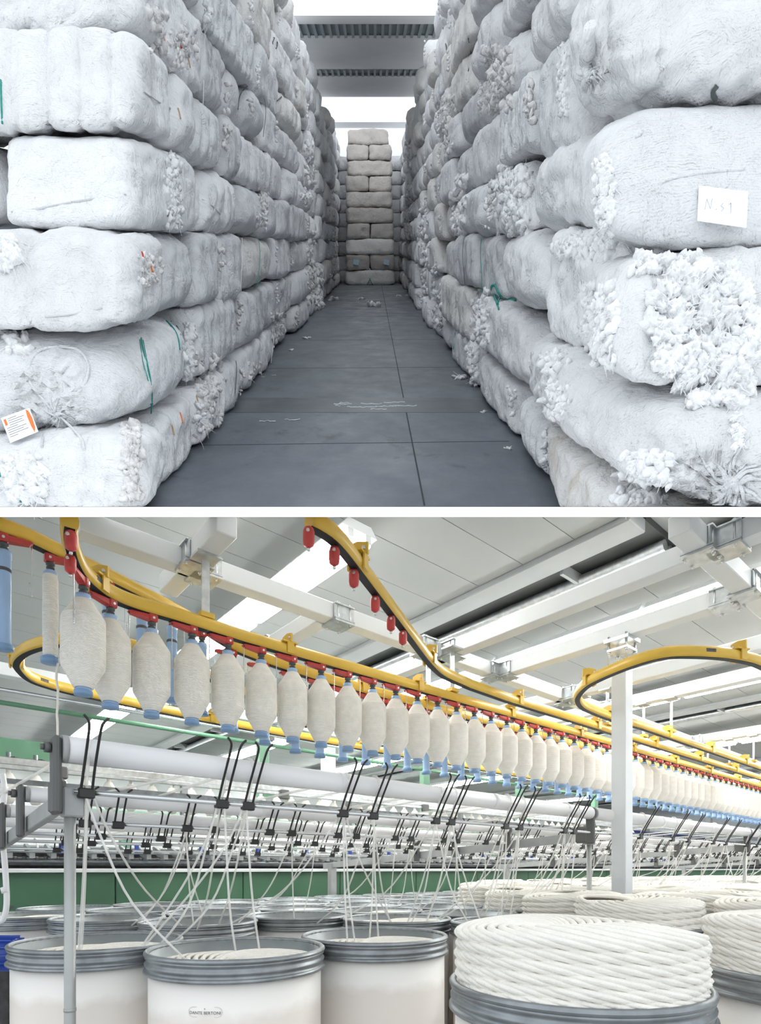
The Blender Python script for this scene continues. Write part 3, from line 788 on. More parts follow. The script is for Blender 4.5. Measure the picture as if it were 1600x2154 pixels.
def can_mat():
    """pale can wall; the load of sliver shows through below an uneven level"""
    m=bpy.data.materials.new('can_wall'); m.use_nodes=True; nt=m.node_tree; N=nt.nodes; L=nt.links; b=N['Principled BSDF']
    b.inputs['Roughness'].default_value=0.42
    g=N.new('ShaderNodeNewGeometry'); sp=N.new('ShaderNodeSeparateXYZ'); L.new(g.outputs['Position'],sp.inputs[0])
    no=N.new('ShaderNodeTexNoise'); no.inputs['Scale'].default_value=9; no.inputs['Detail'].default_value=4; L.new(g.outputs['Position'],no.inputs['Vector'])
    ma=N.new('ShaderNodeMath'); ma.operation='MULTIPLY_ADD'; L.new(no.outputs['Fac'],ma.inputs[0]); ma.inputs[1].default_value=0.09; L.new(sp.outputs['Z'],ma.inputs[2])
    r=N.new('ShaderNodeMapRange'); L.new(ma.outputs[0],r.inputs['Value']); r.inputs['From Min'].default_value=1.045; r.inputs['From Max'].default_value=1.085
    x=N.new('ShaderNodeMix'); x.data_type='RGBA'; L.new(r.outputs['Result'],x.inputs[0]); x.inputs[6].default_value=(0.78,0.72,0.665,1); x.inputs[7].default_value=(0.92,0.89,0.845,1)
    L.new(x.outputs[2],b.inputs['Base Color']); return m
M['can']=can_mat()

# --- shell
m=MB(); m.box((12,12,-.05),(24,14,.05)); tag(m.build('floor',M['hall_floor']),kind='structure')
m=MB(); m.box(AB(18,14.2,2.0),(24,.1,2.2),AX); tag(m.build('wall_back',M['hall_wall']),kind='structure')
m=MB(); m.box(AB(40,4,2.0),(.1,12,2.2),AX); tag(m.build('wall_end',M['hall_wall']),kind='structure')
DZC=2.42; ZC=EYE+DZC
ceil=empty('ceiling',AB(6,4,ZC)); tag(ceil,kind='structure')
CUTY=FPX*DZC/(HZ-1077.0)                        # the slab between the storeys meets the ceiling here
def clip_poly(P,ymin):
    """keep the part of a level polygon beyond ymin"""
    out=[]
    for p,q in zip(P,P[1:]+P[:1]):
        if p.y>=ymin: out.append(p)
        if (p.y<ymin)!=(q.y<ymin): t=(ymin-p.y)/(q.y-p.y); out.append(p+(q-p)*t)
    return out
m=MB(); m.prism(clip_poly([AB(-6,-7,ZC+.1),AB(40,-7,ZC+.1),AB(40,14.3,ZC+.1),AB(-6,14.3,ZC+.1)],CUTY+.12),(0,0,.05)); m.build('backing',M['grey_paint'],ceil)
SLOTS=[(-1.2,-.9),(3.78,4.5),(9.03,9.75),(14.33,15.0),(19.7,20.3)]
bays=[(-6,-1.2),(-.9,3.77),(4.5,9.02),(9.75,14.32),(15.0,19.7),(20.3,27)]
for b0 in np.arange(-6.75,14.0,.45):
    for (a0,a1) in bays:
        P=clip_poly([AB(a0,b0+.003,ZC),AB(a1,b0+.003,ZC),AB(a1,b0+.447,ZC),AB(a0,b0+.447,ZC)],CUTY)
        if len(P)<3: continue
        c=sum(P,Vector())/len(P)
        if c.x<-.85*c.y-1 or c.x>.85*c.y+2: continue
        m=MB(); m.prism(P,(0,0,.03)); m.build('panel',M['ceil'],ceil)
for k,(a0,a1) in enumerate(SLOTS[1:4]):
    b_lo=max(-6,(CUTY-UY*a0)/VY+.02)
    root=empty('ceiling_channel',AB(a0,b_lo,ZC-.05))
    tag(root,['grey roof channel with pipes above the diagonal rail','grey roof channel with pipes far right beyond the loop','faint roof channel in the far distance'][k],'roof channel')
    L_=(14-b_lo)/2; bm_=b_lo+L_
    m=MB(); m.box(AB(a0+.12,bm_,ZC+.01),(.12,L_,.05),AX,ch=.008); m.build('box_beam',M['grey_paint'],root)
    m=MB(); m.box(AB(a0+.48,bm_,ZC+.08),(.24,L_,.03),AX); m.build('slot',M['slot_shade'],root)  # dark strip painting the shade in the gap beside the pipes
    m=MB(); m.tube([AB(a0+.56,b_lo,ZC-.01),AB(a0+.56,14,ZC-.01)],.045,10); m.build('pipe',M['galv'],root)
    m=MB(); m.tube([AB(a0+.66,b_lo,ZC-.0),AB(a0+.66,14,ZC-.0)],.028,8); m.build('pipe',M['galv_dark'],root)
    for q in range(6):
        bb=b_lo+.7+q*1.7; m=MB(); m.box(AB(a0+.45,bb,ZC+.03),(.16,.015,.07),AX); m.build('strut',M['grey_paint'],root)

# --- fluorescent lamps in lines across the hall
def lamp_proto():
    root=empty('fluorescent_lamp')
    m=MB(); m.prism([(-.14,-.74,.0),(.14,-.74,.0),(.09,-.74,.06),(-.09,-.74,.06)],(0,1.48,0)); m.build('housing',M['pale_paint'],root,local=True)
    for sx in (-.07,.07):
        m=MB(); m.tube([(sx,-.71,-.035),(sx,.71,-.035)],.04,10); m.build('lamp_tube',M['lamp'],root,local=True)
        m=MB(); m.box((sx,-.72,-.022),(.022,.018,.03)); m.box((sx,.72,-.022),(.022,.018,.03)); m.build('end_holder',M['pale_paint'],root,local=True)
    return root
lp=lamp_proto(); first=True
for li,(a,dz,nm) in enumerate(((2.2,2.12,'left diagonal'),(4.74,2.12,'long middle'),(7.6,2.26,'third'),(10.6,2.16,'far right'),(16.0,2.2,'farthest'))):
    b=(FPX*dz/(HZ-1090)-UY*a)/VY+.92; b=max(b,-5.5); q=0
    while b<13:
        o=lp if first else copy_tree(lp); first=False
        o.location=AB(a,b,EYE+dz); o.rotation_euler=(0,0,RZ)
        tag(o,f'white twin-tube ceiling lamp, {nm} line, {ordw(q+1)} from the near end','ceiling lamp','ceiling lamps in lines'); q+=1; b+=1.52

# --- carrying beams, clamps, post
DZB=1.54
def bracket(c,parent,along):
    """clamp plate with four bolts"""
    A_=U if along=='u' else V; B_=V if along=='u' else U
    o=mesh_obj('clamp',BR['plate'],parent,Vector(c)-wloc(parent)); o.rotation_euler=(0,0,RZ if along=='u' else RZ+math.pi/2)
    for i in (-1,1):
        for j in (-1,1):
            q=mesh_obj('bolt',BR['bolt'],o,(i*.045,j*.062,.0))
BR={}
m=MB(); m.box((0,0,-.058),(.075,.075,.006)); m.box((0,-.058,.0),(.075,.004,.05)); m.box((0,.058,0),(.075,.004,.05)); m.box((0,-.062,.045),(.075,.012,.004)); m.box((0,.062,.045),(.075,.012,.004)); m.box((0,-.062,-.045),(.075,.012,.004)); m.box((0,.062,-.045),(.075,.012,.004)); BR['plate']=m.mesh('clamp',M['galv'])
m=MB(); m.tube([(0,0,-.075),(0,0,.06)],.006,6); m.tube([(0,0,-.066),(0,0,-.056)],.011,6); m.tube([(0,0,.048),(0,0,.056)],.011,6); BR['bolt']=m.mesh('bolt',M['steel'])
def beam(kind,off,lo,hi,label,clamps):
    """box beam along u (at b=off) or v (at a=off)"""
    P=(lambda t,z=0: AB(t,off,EYE+DZB+.05+z)) if kind=='u' else (lambda t,z=0: AB(off,t,EYE+DZB+.05+z))
    root=empty('carrying_beam',P(lo,-.05)); tag(root,label,'beam','carrying beams under the roof')
    m=MB(); m.box((P(lo)+P(hi))/2,((hi-lo)/2,.05,.05) if kind=='u' else (.05,(hi-lo)/2,.05),AX,ch=.004); m.build('box_section',M['pale_paint'],root)
    for t in clamps:
        if lo+.05<t<hi: bracket(P(t),root,kind)
    return root
def lo_u(b): return (FPX*(DZB+.1)/(HZ-YCUT)-VY*b)/UY
def lo_v(a): return (FPX*(DZB+.1)/(HZ-YCUT)-UY*a)/VY
BU1,BU2=2.89,1.1
beam('u',BU1,lo_u(BU1),11.5,'long pale carrying beam above the front bobbin row',[.55,1.22,2.1,2.86,3.62,4.7,5.4,7.6])
beam('u',BU2,lo_u(BU2),9.0,'pale carrying beam crossing the upper right corner',[3.0,3.62,4.6,5.3])
beam('u',5.4,lo_u(5.4)+.3,14,'pale carrying beam deep behind the bobbins',[2.0,3.0,5.3,7.4])
beam('v',1.145,lo_v(1.145),3.2,'short pale beam hanging near the left rail bend',[2.82])
beam('v',2.02,BU1+.06,5.5,'short pale beam behind the bobbins under the left lamps',[3.6])
beam('v',3.05,max(BU2-3.5,lo_v(3.05)),5.5,'deep pale beam parallel to the roof channel',[1.0,2.8])
beam('v',3.695,BU2+.06,BU1-.06,'pale beam resting on top of the white post',[1.22,2.8])
beam('v',4.63,BU2-2.5,5.5,'pale beam just beyond the white post',[1.0,2.8])
beam('v',5.3,BU2-2.6,5.6,'pale beam behind the right rail loop',[1.0,2.8])
beam('v',7.5,-5,6,'pale beam far right by the distant lamps',[0.0,2.8])
root=empty('support_post',AB(3.695,1.853,0)); tag(root,'tall white square post standing among the cans','post')
c=AB(3.695,1.853,0)
m=MB(); m.box(c+ZV*1.42,(.05,.05,1.42),AX,ch=.004); m.build('shaft',M['pale_paint'],root)
m=MB(); m.box(c+ZV*(EYE+DZB-.012),(.085,.085,.012),AX); m.build('top_plate',M['galv'],root)
m=MB(); m.box(c+ZV*(EYE+DZB-.075),(.07,.07,.008),AX); m.build('lower_plate',M['galv'],root)
m=MB(); m.box(c+ZV*(.01),(.1,.1,.01),AX); m.build('foot_plate',M['galv'],root)
for i in (-1,1):
    for j in (-1,1):
        m=MB(); p=c+U*(i*.06)+V*(j*.06); m.tube([p+ZV*(EYE+DZB-.17),p+ZV*(EYE+DZB+.02)],.008,6); m.tube([p+ZV*(EYE+DZB-.10),p+ZV*(EYE+DZB-.085)],.014,6); m.build('threaded_rod',M['steel'],root)

# --- yellow overhead rails (all at one height)
DZR=1.2; ZR=EYE+DZR
PROF=[(-.017,-.031),(-.027,-.020),(-.029,.0),(-.024,.018),(-.013,.031),(.013,.031),(.024,.018),(.029,0),(.027,-.020),(.017,-.031)]
SLOTP=[(-.0165,-.034),(-.0165,-.0305),(.0165,-.0305),(.0165,-.034)]
def pxpath(P,z=DZR): return [onz(x,y,z) for x,y in P]
def straight(p,amax):                           # carry a rail on along u from p
    a,b=ab(p); n=max(2,int((amax-a)/.5)); return [AB(a+(amax-a)*(k+1)/n,b,p.z) for k in range(n)]
RAIL={}
def rail(name,P,label,br_step,ph=.3,marks=()):
    P=resample(P,.03)
    root=empty('overhead_rail',P[0]); tag(root,label,'rail','yellow overhead rails')
    m=MB(); m.sweep(P,PROF,smooth=True); m.build('track',M['yellow'],root)
    m=MB(); m.sweep(P,SLOTP); m.build('slot',M['slot'],root)
    n=len(P); k=int(ph/.03)
    while k<n-4:
        t=(P[k+2]-P[k-2]).normalized() if k>2 else (P[k+2]-P[k]).normalized(); s=Vector((t.y,-t.x,0)); p=P[k]
        for sg in (1,):
            m=MB(); q=p+s*0
            m.prism([q-t*.005+ZV*.03-s*.045,q-t*.005+ZV*.03+s*.045,q-t*.005+ZV*.075+s*.045,q-t*.005+ZV*.085-s*.0,q-t*.005+ZV*.075-s*.045],t*.01)
            m.box(q+ZV*.032,(.045,.034,.004),(t,s,ZV)); m.box(q+s*.033,(.02,.004,.03),(t,s,ZV)); m.box(q-s*.033,(.02,.004,.03),(t,s,ZV))
            pl=m.build('bracket',M['yellow'],root)
            m=MB(); m.tube([q+s*.028+ZV*.055-t*.012,q+s*.028+ZV*.055+t*.012],.007,6); m.build('bolt',M['steel'],pl)
        k+=int(br_step/.03)
    for (x,y) in marks:                         # small black maker's mark on the side
        q=onz(x,y,P[0].z-EYE); i=min(range(n),key=lambda j:(P[j]-q).length); i=min(max(i,3),n-4); t=(P[i+2]-P[i-2]).normalized(); s=Vector((t.y,-t.x,0))
        if s.dot(Vector((0,-1,0)))<0: s=-s
        m=MB()
        for e,w_ in ((-.024,.004),(-.014,.003),(-.005,.004),(.004,.003),(.013,.003),(.023,.006)): m.box(P[i]+t*e+s*.0285+ZV*.002,(w_,.002,.009),(t,s,ZV))
        tag(m.build('maker_mark',M['ink'],root),kind='stuff')
    RAIL[name]=P; return root
pB=pxpath([(147,1091),(145,1102),(146,1125),(152,1152),(165,1183),(185,1210),(215,1236),(252,1256),(290,1270),(330,1282),(372,1294)])
aB,bB=ab(pB[-1]); bB=2.686
pB=spline(pB,8)+[AB(x,bB,ZR) for x in np.arange(aB+.35,14,.4)]
rail('B',pB,'front yellow rail that bends up at the left and carries the full bobbins',1.0,.5,[(213,1222),(1290,1560)])
DZA=1.40; ZA=EYE+DZA
pA=spline([onz(x,y,z) for x,y,z in ((-45,1092,1.40),(0,1106,1.40),(60,1129,1.40),(130,1163,1.40),(195,1195,1.40),(260,1227,1.40),(330,1263,1.40),(395,1298,1.39),(440,1326,1.35),(490,1357,1.29),(545,1380,1.24),(613,1404,1.20),(700,1432,1.20))],8)
bA=ab(pA[-1])[1]; pA+=[AB(x,bA,ZR) for x in np.arange(ab(pA[-1])[0]+.35,14,.4)]
rail('A',pA,'yellow rail entering top left and running behind the full bobbins',.95,1.3)
pC=pxpath([(646,1522),(584,1495),(520,1458),(442,1421),(371,1388),(293,1362),(210,1346),(140,1345),(90,1352),(52,1366),(34,1386),(42,1404),(66,1424),(110,1440),(170,1455),(240,1470),(320,1487),(420,1508)])
bC=4.35; pC=spline(pC,8); aC=ab(pC[-1])[0]; pC+=[AB(x,bC,ZR) for x in np.arange(aC+.5,15,.5)]
rail('C',pC,'yellow rail loop at far left behind the bobbins',.8,.4,[(122,1350),(97,1432)])
pD=pxpath([(650,1091),(666,1099),(695,1118),(722,1146),(757,1192),(805,1256),(850,1316),(890,1370),(908,1392),(930,1412),(958,1426),(990,1440)])
bD=2.45; pD=spline(pD,8); aD=ab(pD[-1])[0]; pD+=[AB(x,bD,ZR) for x in np.arange(aD+.4,14,.4)]
rail('D',pD,'yellow rail descending diagonally from the top then turning right',1.1,.33)
pE=[AB(x,1.07,ZR) for x in (11,9.5,8,6.8,5.6,4.9)]+pxpath([(1640,1420),(1600,1394),(1560,1381),(1500,1373),(1425,1371),(1380,1377),(1330,1392),(1280,1412),(1240,1432),(1220,1450),(1214,1466),(1224,1481),(1250,1494),(1292,1510)])
bE=2.2; pE=spline(pE,8); aE=ab(pE[-1])[0]; pE+=[AB(x,bE,ZR) for x in np.arange(aE+.4,14,.4)]
rail('E',pE,'yellow rail loop at the right behind the white post',1.0,.5,[(1480,1374)])
# drop hangers from the beams to the rails
def dropper(a,b,k):
    root=empty('rail_hanger',AB(a,b,ZR+.03)); tag(root,f'small galvanised drop hanger, {ordw(k)} along the rails from the left','hanger','drop hangers above the rails')
    m=MB(); m.box(AB(a,b,ZR+.18),(.02,.004,.14),AX); m.build('strap',M['galv'],root)
    m=MB(); m.box(AB(a,b,EYE+DZB-.006),(.06,.05,.006),AX); m.build('top_plate',M['galv'],root)
    m=MB(); m.box(AB(a,b,ZR+.045),(.035,.03,.012),AX); m.build('shoe',M['yellow'],root)
for k,(a,b) in enumerate(((1.145,2.686),(2.93,2.686),(2.93,2.92),(4.63,2.686),(4.63,2.45),(5.3,2.2),(5.3,2.45),(5.3,2.686),(7.5,2.2),(7.5,2.45),(7.5,2.686))): dropper(a,b,k+1)

# --- bobbins and their red hangers
def bobbin_proto(full):
    root=empty('roving_bobbin' if full else 'empty_bobbin')
    m=MB(); m.lathe([(0,.0),(.032,.0),(.032,.02),(.027,.026),(.0255,.04),(.0255,.372),(.028,.374),(.028,.40),(.02,.40),(.0,.395)],seg=20); m.build('tube',M['blue'],root,local=True)
    m=MB(); m.lathe([(0,-.002),(.0345,-.002),(.035,.006),(.0345,.017),(.028,.021)],seg=20); f=m.build('flange',M['blue_d'],root,local=True)
    if full:
        m=MB(); m.lathe([(.030,.026),(.037,.028),(.048,.050),(.063,.078),(.077,.102),(.0795,.107)],seg=28)
        m.lathe([(.0795,.107),(.0815,.114),(.082,.13),(.0825,.2),(.082,.285),(.0815,.300),(.0795,.307)],seg=28)
        m.lathe([(.0795,.307),(.076,.312),(.060,.336),(.045,.360),(.033,.379),(.026,.381)],seg=28); m.build('yarn_package',M['yarn'],root,local=True)
    else:
        m=MB(); m.lathe([(.026,.315),(.0275,.317),(.0275,.327),(.026,.329)],seg=20); m.build('printed_ring',M['ink'],root,local=True)
    return root
def hanger_proto():
    root=empty('bobbin_hanger')                 # origin at the rail, arm towards -x
    m=MB(); m.prism([(.018,-.015,-.036),(.018,-.015,-.066),(-.09,-.008,-.050),(-.102,-.008,-.040),(-.09,-.008,-.036)],(0,.03,0)); m.box((.004,0,-.048),(.02,.019,.018),ch=.005); ar=m.build('arm',M['red'],root,local=True)
    m=MB(); m.tube([(.004,-.022,-.05),(.004,.022,-.05)],.006,6); m.build('pin',M['steel'],ar,local=True)
    m=MB(); m.lathe([(0,-.112),(.008,-.112),(.010,-.098),(.017,-.096),(.017,-.088),(.012,-.086),(.012,-.080),(.018,-.078),(.018,-.069),(.010,-.066),(.010,-.055),(0,-.055)],seg=14); m.build('gripper',M['grip'],root,local=True)
    m=MB(); m.tube(spline([(-.099,0,-.044),(-.099,0,-.14),(-.099,0,-.245),(-.095,0,-.258),(-.091,0,-.245),(-.091,0,-.20)],4),.0028,5); m.build('guide_wire',M['steel'],root,local=True)
    return root
pb=bobbin_proto(True); pe=bobbin_proto(False); ph_=hanger_proto(); USED=set()
def put(proto,loc,rz,label,cat,group):
    o=proto if proto.name not in USED else copy_tree(proto); USED.add(proto.name)
    o.location=loc; o.rotation_euler=(0,0,rz); tag(o,label,cat,group); return o
def along(P,start,step,n):
    """positions and headings at equal spacing along a rail, from arc length start"""
    out=[]; s=0; tgt=start
    for p,q in zip(P,P[1:]):
        L_=(q-p).length
        while s+L_>=tgt and len(out)<n:
            t=(q-p).normalized(); out.append((p+(q-p)*((tgt-s)/L_),math.atan2(t.y,t.x))); tgt+=step
        s+=L_
    return out
def arc_at(P,x):
    s=0
    for p,q in zip(P,P[1:]):
        if p.y>2.2 and xcol(p)<=x<=xcol(q): return s
        s+=(q-p).length
    return 0
s616=arc_at(RAIL['B'],616); PITCH=.1905
st=s616-6*PITCH
for k,(p,h) in enumerate(along(RAIL['B'],st,PITCH,53)):
    put(ph_,p,h,f'red hanger arm holding the {ordw(k+1)} full bobbin from the left','hanger','red hangers on the front rail')
    put(pb,p+ZV*(-.105-.397),h,f'full cream roving bobbin, {ordw(k+1)} from the left on the front rail','bobbin','full roving bobbins')
PA_=.19; s0=arc_at(RAIL['A'],624)
pos=along(RAIL['A'],s0-12*PA_,PA_,70)
k=0
for p,h in pos:
    if xcol(p)<170: continue
    k+=1
    put(ph_,p,h,f'red hanger arm on the second rail, {ordw(k)} from the left','hanger','red hangers on the second rail')
    put(pe,p+ZV*(-.105-.397),h,f'bare light blue bobbin tube, {ordw(k)} from the left behind the full ones','bobbin','bare blue bobbin tubes')
# first two on the entering rail: a bare blue tube at the edge, a thinly wound one next to it
def slim():
    root=empty('nearly_empty_bobbin')
    m=MB(); m.lathe([(0,0),(.032,0),(.032,.02),(.026,.028),(.026,.385),(.028,.39),(.02,.40),(0,.40)],seg=18); m.build('tube',M['blue'],root,local=True)
    m=MB(); m.lathe([(0,-.002),(.038,-.002),(.0385,.008),(.038,.02),(.029,.024)],seg=18); m.build('flange',M['blue_d'],root,local=True)
    m=MB(); m.lathe([(.026,.03),(.030,.04),(.031,.2),(.030,.36),(.027,.38)],seg=20); m.build('yarn_layer',M['yarn'],root,local=True)
    m=MB(); r_=random.Random(2); pts=[(.03+.004*r_.uniform(-1,1),.0,.03-.036*q) for q in range(12)]; m.tube(spline(pts,3),.0055,6); m.build('loose_end',M['sliver'],root,local=True)
    return root
for x,y,kind in ((8,1108,'e'),(106,1152,'s')):
    p=onz(x,y,DZA)
    put(ph_,p,math.atan2(-UY,-UX)+math.pi*.0,['red hanger arm at the left edge holding a bare blue tube','red hanger arm holding the thinly wound bobbin with a trailing end'][kind=='s'],'hanger','red hangers on the second rail')
    if kind=='e': put(pe,p+ZV*(-.105-.397),0,'bare light blue bobbin tube cut by the left edge','bobbin','bare blue bobbin tubes')
    else: put(slim(),p+ZV*(-.105-.397),0,'slim thinly wound bobbin with a yarn end trailing down','bobbin',None)
# empty red catches under the diagonal rail and the near bend
def catch_proto():
    root=empty('rail_catch')
    m=MB(); m.lathe([(0,-.105),(.006,-.104),(.018,-.095),(.020,-.08),(.020,-.05),(.016,-.038),(.0,-.036)],seg=12); m.build('body',M['red'],root,local=True)
    m=MB(); m.lathe([(0,-.116),(.006,-.115),(.006,-.104),(0,-.103)],seg=8); m.build('tip',M['steel'],root,local=True)
    m=MB(); m.tube([(0,-.023,-.055),(0,.023,-.055)],.006,6); m.build('pin',M['steel'],root,local=True)
    return root
cp=catch_proto()
for k,(x,y) in enumerate(((652,1096),(706,1138),(747,1188),(792,1245),(825,1288),(850,1320))):
    put(cp,onz(x-3,y-8,DZR),0,f'red catch under the diagonal yellow rail, {ordw(k+1)} from the top','rail catch','red catches under the diagonal rail')
for k,(x,y) in enumerate(((149,1096),(148,1148))):
    put(cp,onz(x,y,DZR),0,['red catch in the left rail bend at the top edge','red catch in the left rail bend, lower one'][k],'rail catch','red catches in the left bend')
# --- creel: poles, arms, white rollers, guide rods and black forks
creel=empty('roving_creel',AB(.398,1.954,0)); tag(creel,'roving creel with white rollers, guide rods and black wire forks over the cans','creel')
TB=[(1.92,.362,.041),(2.58,.292,.030),(3.10,.268,.030),(3.54,.250,.030),(4.1,.225,.028)]     # offset b, height over eye, radius
POLES=[.398,3.454,6.4,9.35,12.3]
fork_b=[-.0,-.0,-.0,-.0,-.0]
for a in POLES:
    p=AB(a,1.954,0)
    m=MB(); m.tube([p,p+ZV*(EYE+.17)],.0165,14); m.tube([p+ZV*1.02,p+ZV*1.03],.018,14); m.build('pole',M['pole'],creel)
    m=MB(); m.box(p+ZV*(EYE+.205)+U*.006,(.03,.026,.045),AX,ch=.005); m.build('pole_head',M['grey_cast'],creel)
    m=MB(); m.box(p+ZV*(EYE+.225)-U*.03+V*.03,(.018,.05,.055),AX,ch=.012); hb=m.build('clamp_block',M['dark_cast'],creel)
    # the arm runs back over the cans to the frame, falling slightly
    q0=AB(a-.01,1.98,EYE+.215); q1=AB(a-.01,5.0,EYE+.03)
    d=(q1-q0).normalized(); up=U.cross(d); m=MB(); m.box((q0+q1)/2,(.014,(q1-q0).length/2,.03),(U,d,up),ch=.003); m.build('arm',M['grey_cast'],creel)
    m=MB(); pp=AB(a-.01,4.85,0); m.box(pp+ZV*.76,(.035,.03,.76),AX); m.build('rear_leg',M['grey_cast'],creel)
    for (b,dz,r_) in TB:
        m=MB(); zz=EYE+dz; f=(b-1.98)/(5.0-1.98); za=EYE+.215-.185*f
        m.box(AB(a-.045,b,(zz+za)/2-.01),(.012,.03,abs(zz-za)/2+.045),AX,ch=.008); m.build('bearing_bracket',M['dark_cast'],creel)
        m=MB(); m.tube([AB(a-.075,b,zz),AB(a-.06,b,zz)],.016,10); m.tube([AB(a-.085,b,zz),AB(a-.075,b,zz)],.009,8); m.build('axle_nut',M['dark_cast'],creel)
ENDS=POLES+[15.2]
for (b,dz,r_) in TB:
    for a0,a1 in zip(ENDS,ENDS[1:]):
        m=MB(); m.tube([AB(a0-.03,b,EYE+dz),AB(a1-.06,b,EYE+dz)],r_,18); t=m.build('roller',M['tube_white'],creel)
        for f in (.33,.66):
            am=a0+(a1-a0)*f; m=MB(); m.tube([AB(am-.02,b,EYE+dz),AB(am+.02,b,EYE+dz)],r_*1.05,18); m.build('joint_sleeve',M['tube_white'],t)
        m=MB(); m.tube([AB(a0-.031,b,EYE+dz),AB(a0-.015,b,EYE+dz)],r_*1.03,18); m.build('end_cap',M['grey_cast'],t)
ROD=[]
for i,(b,dz,r_) in enumerate(TB):
    br=b+fork_b[i]; zr=EYE+dz-(.125 if i==0 else .10)
    m=MB(); m.tube([AB(.40,br,zr),AB(15,br,zr)],.0085,8); m.build('guide_rod',M['steel'],creel); ROD.append((br,zr))
def fork_mesh(h):
    m=MB(); lean=-.62*h
    for s in (-1,1):
        pts=[(s*.016,0,-.01),(s*.015,lean*.3,h*.3),(s*.015,lean*.62,h*.62),(s*.016,lean*.86,h*.86),(s*.021,lean*.95,h*.95),(s*.034,lean*.97,h*1.02)]
        m.tube(spline(pts,4),.0042,6)
    m.box((0,0,-.004),(.024,.014,.016),ch=.004)
    return m.mesh('fork',M['black'])
FM=[fork_mesh(.205),fork_mesh(.14)]
FORKS=[]
def fork(i,a):
    br,zr=ROD[i]; o=mesh_obj('fork',FM[0 if i==0 else 1],creel,AB(a,br,zr)-wloc(creel)); o.rotation_euler=(0,0,RZ); FORKS.append((i,a))
for x in (193,484,540,742,806,938,970,1084,1114,1208,1228): fork(0,a_of(x,1.85))
for k,a in enumerate(np.arange(4.1,14,.42)): fork(0,a+(.12 if k%2 else 0))
for i in (1,2,3,4):
    k=0; a=.52+.06*i
    while a<13: fork(i,a); k+=1; a+=(.13 if k%2 else .30)+(.04 if a>5 else 0)

# --- roving frame behind the creel
fr=empty('roving_machine',AB(0,5.3,0)); tag(fr,'long green roving frame with drafting rollers behind the creel','spinning machine')
for k in range(24):
    a0=-1.0+k*1.22
    m=MB(); m.box(AB(a0+.608,5.42,.99),(.606,.12,.44),AX,ch=.006); p=m.build('panel',M['green'],fr)
    for e in (.25,.45,.95): 
        m=MB(); q=AB(a0+e,5.298,1.16); m.tube([q,q-V*.006],.012,8); m.build('screw',M['ink'],p)
m=MB(); m.box(AB(13,5.40,1.447),(14.5,.15,.017),AX,ch=.004); m.build('ledge',M['pale_paint'],fr)
m=MB(); m.box(AB(13,5.5,.3),(14.5,.1,.3),AX); m.build('plinth',M['dark_mech'],fr)
m=MB(); m.box(AB(13,5.68,1.535),(14.5,.02,.075),AX); m.build('draft_back',M['dark_mech'],fr)
for b,z,r_,mt_ in ((5.36,1.50,.012,'dark_mech'),(5.45,1.525,.012,'galv_dark'),(5.56,1.55,.010,'galv_dark'),(5.66,1.50,.018,'dark_mech'),(5.75,1.58,.014,'steel'),(5.36,1.60,.008,'galv_dark'),(5.9,1.66,.012,'steel')):
    m=MB(); m.tube([AB(-.8,b,z),AB(26,b,z)],r_,8); m.build('draft_roller',M[mt_],fr)
# weighting arms and saddles along the drafting zone
m=MB(); m.prism([(-.012,-.20,-.03),(-.012,-.17,.02),(-.012,.10,.10),(-.012,.16,.09),(-.012,.16,.06),(-.012,.0,.0)],(.024,0,0)); m.box((0,-.19,.0),(.02,.012,.03)); WA=m.mesh('weighting_arm',M['grey_cast'])
m=MB(); m.box((0,0,0),(.016,.02,.05),ch=.004); WB=m.mesh('blue_catch',M['deep_blue'])
m=MB(); m.tube([(-.05,0,0),(.05,0,0)],.016,8); m.tube([(-.045,0,0),(-.02,0,0)],.02,8); m.tube([(.02,0,0),(.045,0,0)],.02,8); WC=m.mesh('top_roller',M['dark_cast'])
m=MB(); m.tube(spline([(0,-.12,-.06),(0,-.06,.03),(0,.04,.05),(.03,.1,.02)],4),.008,6); WD=m.mesh('lap_guide',M['tube_white'])
k=0
for a in np.arange(.2,15,.155):
    o=mesh_obj('weighting_arm',WA,fr,AB(a,5.58,1.58)-wloc(fr)); o.rotation_euler=(0,0,RZ)
    o2=mesh_obj('top_roller',WC,o,(.078,-.1,-.035))
    if k%2==0: mesh_obj('lap_guide',WD,o,(.05,-.02,.09))
    if k%4==1: o3=mesh_obj('blue_catch',WB,o,(.07,-.12,.06))
    k+=1
# upper rail of the frame, flyer bobbins and green beam
m=MB(); m.box(AB(13,5.30,EYE+.85),(14.2,.03,.03),AX,ch=.006); m.box(AB(13,5.26,EYE+.80),(14.2,.02,.018),AX,ch=.004); m.build('aluminium_channel',M['galv'],fr)
m=MB(); m.box(AB(13,5.5,EYE+.72),(14.2,.02,.02),AX); m.build('rear_bar',M['galv_dark'],fr)
m=MB(); m.box(AB(13,5.95,EYE+1.06),(14.2,.08,.085),AX,ch=.006); m.build('top_beam',M['green_l'],fr)
m=MB(); m.lathe([(0,.0),(.03,.0),(.06,.05),(.062,.2),(.03,.26),(.018,.262),(.018,.30),(0,.30)],seg=14); FB=m.mesh('flyer_bobbin',M['yarn'])
m=MB(); m.lathe([(0,0),(.02,0),(.03,.02),(.03,.07),(.018,.075),(.018,.15),(0,.15)],seg=10); FS=m.mesh('spindle_head',M['galv'])
m=MB(); m.box((0,0,0),(.022,.03,.05),ch=.004); FQ=m.mesh('spindle_clip',M['dark_mech'])
for k,a in enumerate(np.arange(.3,12,.2)):
    o=mesh_obj('flyer_bobbin',FB,fr,AB(a,5.75,EYE+.56)-wloc(fr)); mesh_obj('spindle_head',FS,o,(0,0,.29)); o2=mesh_obj('spindle_clip',FQ,o,(.08,-.04,.34))
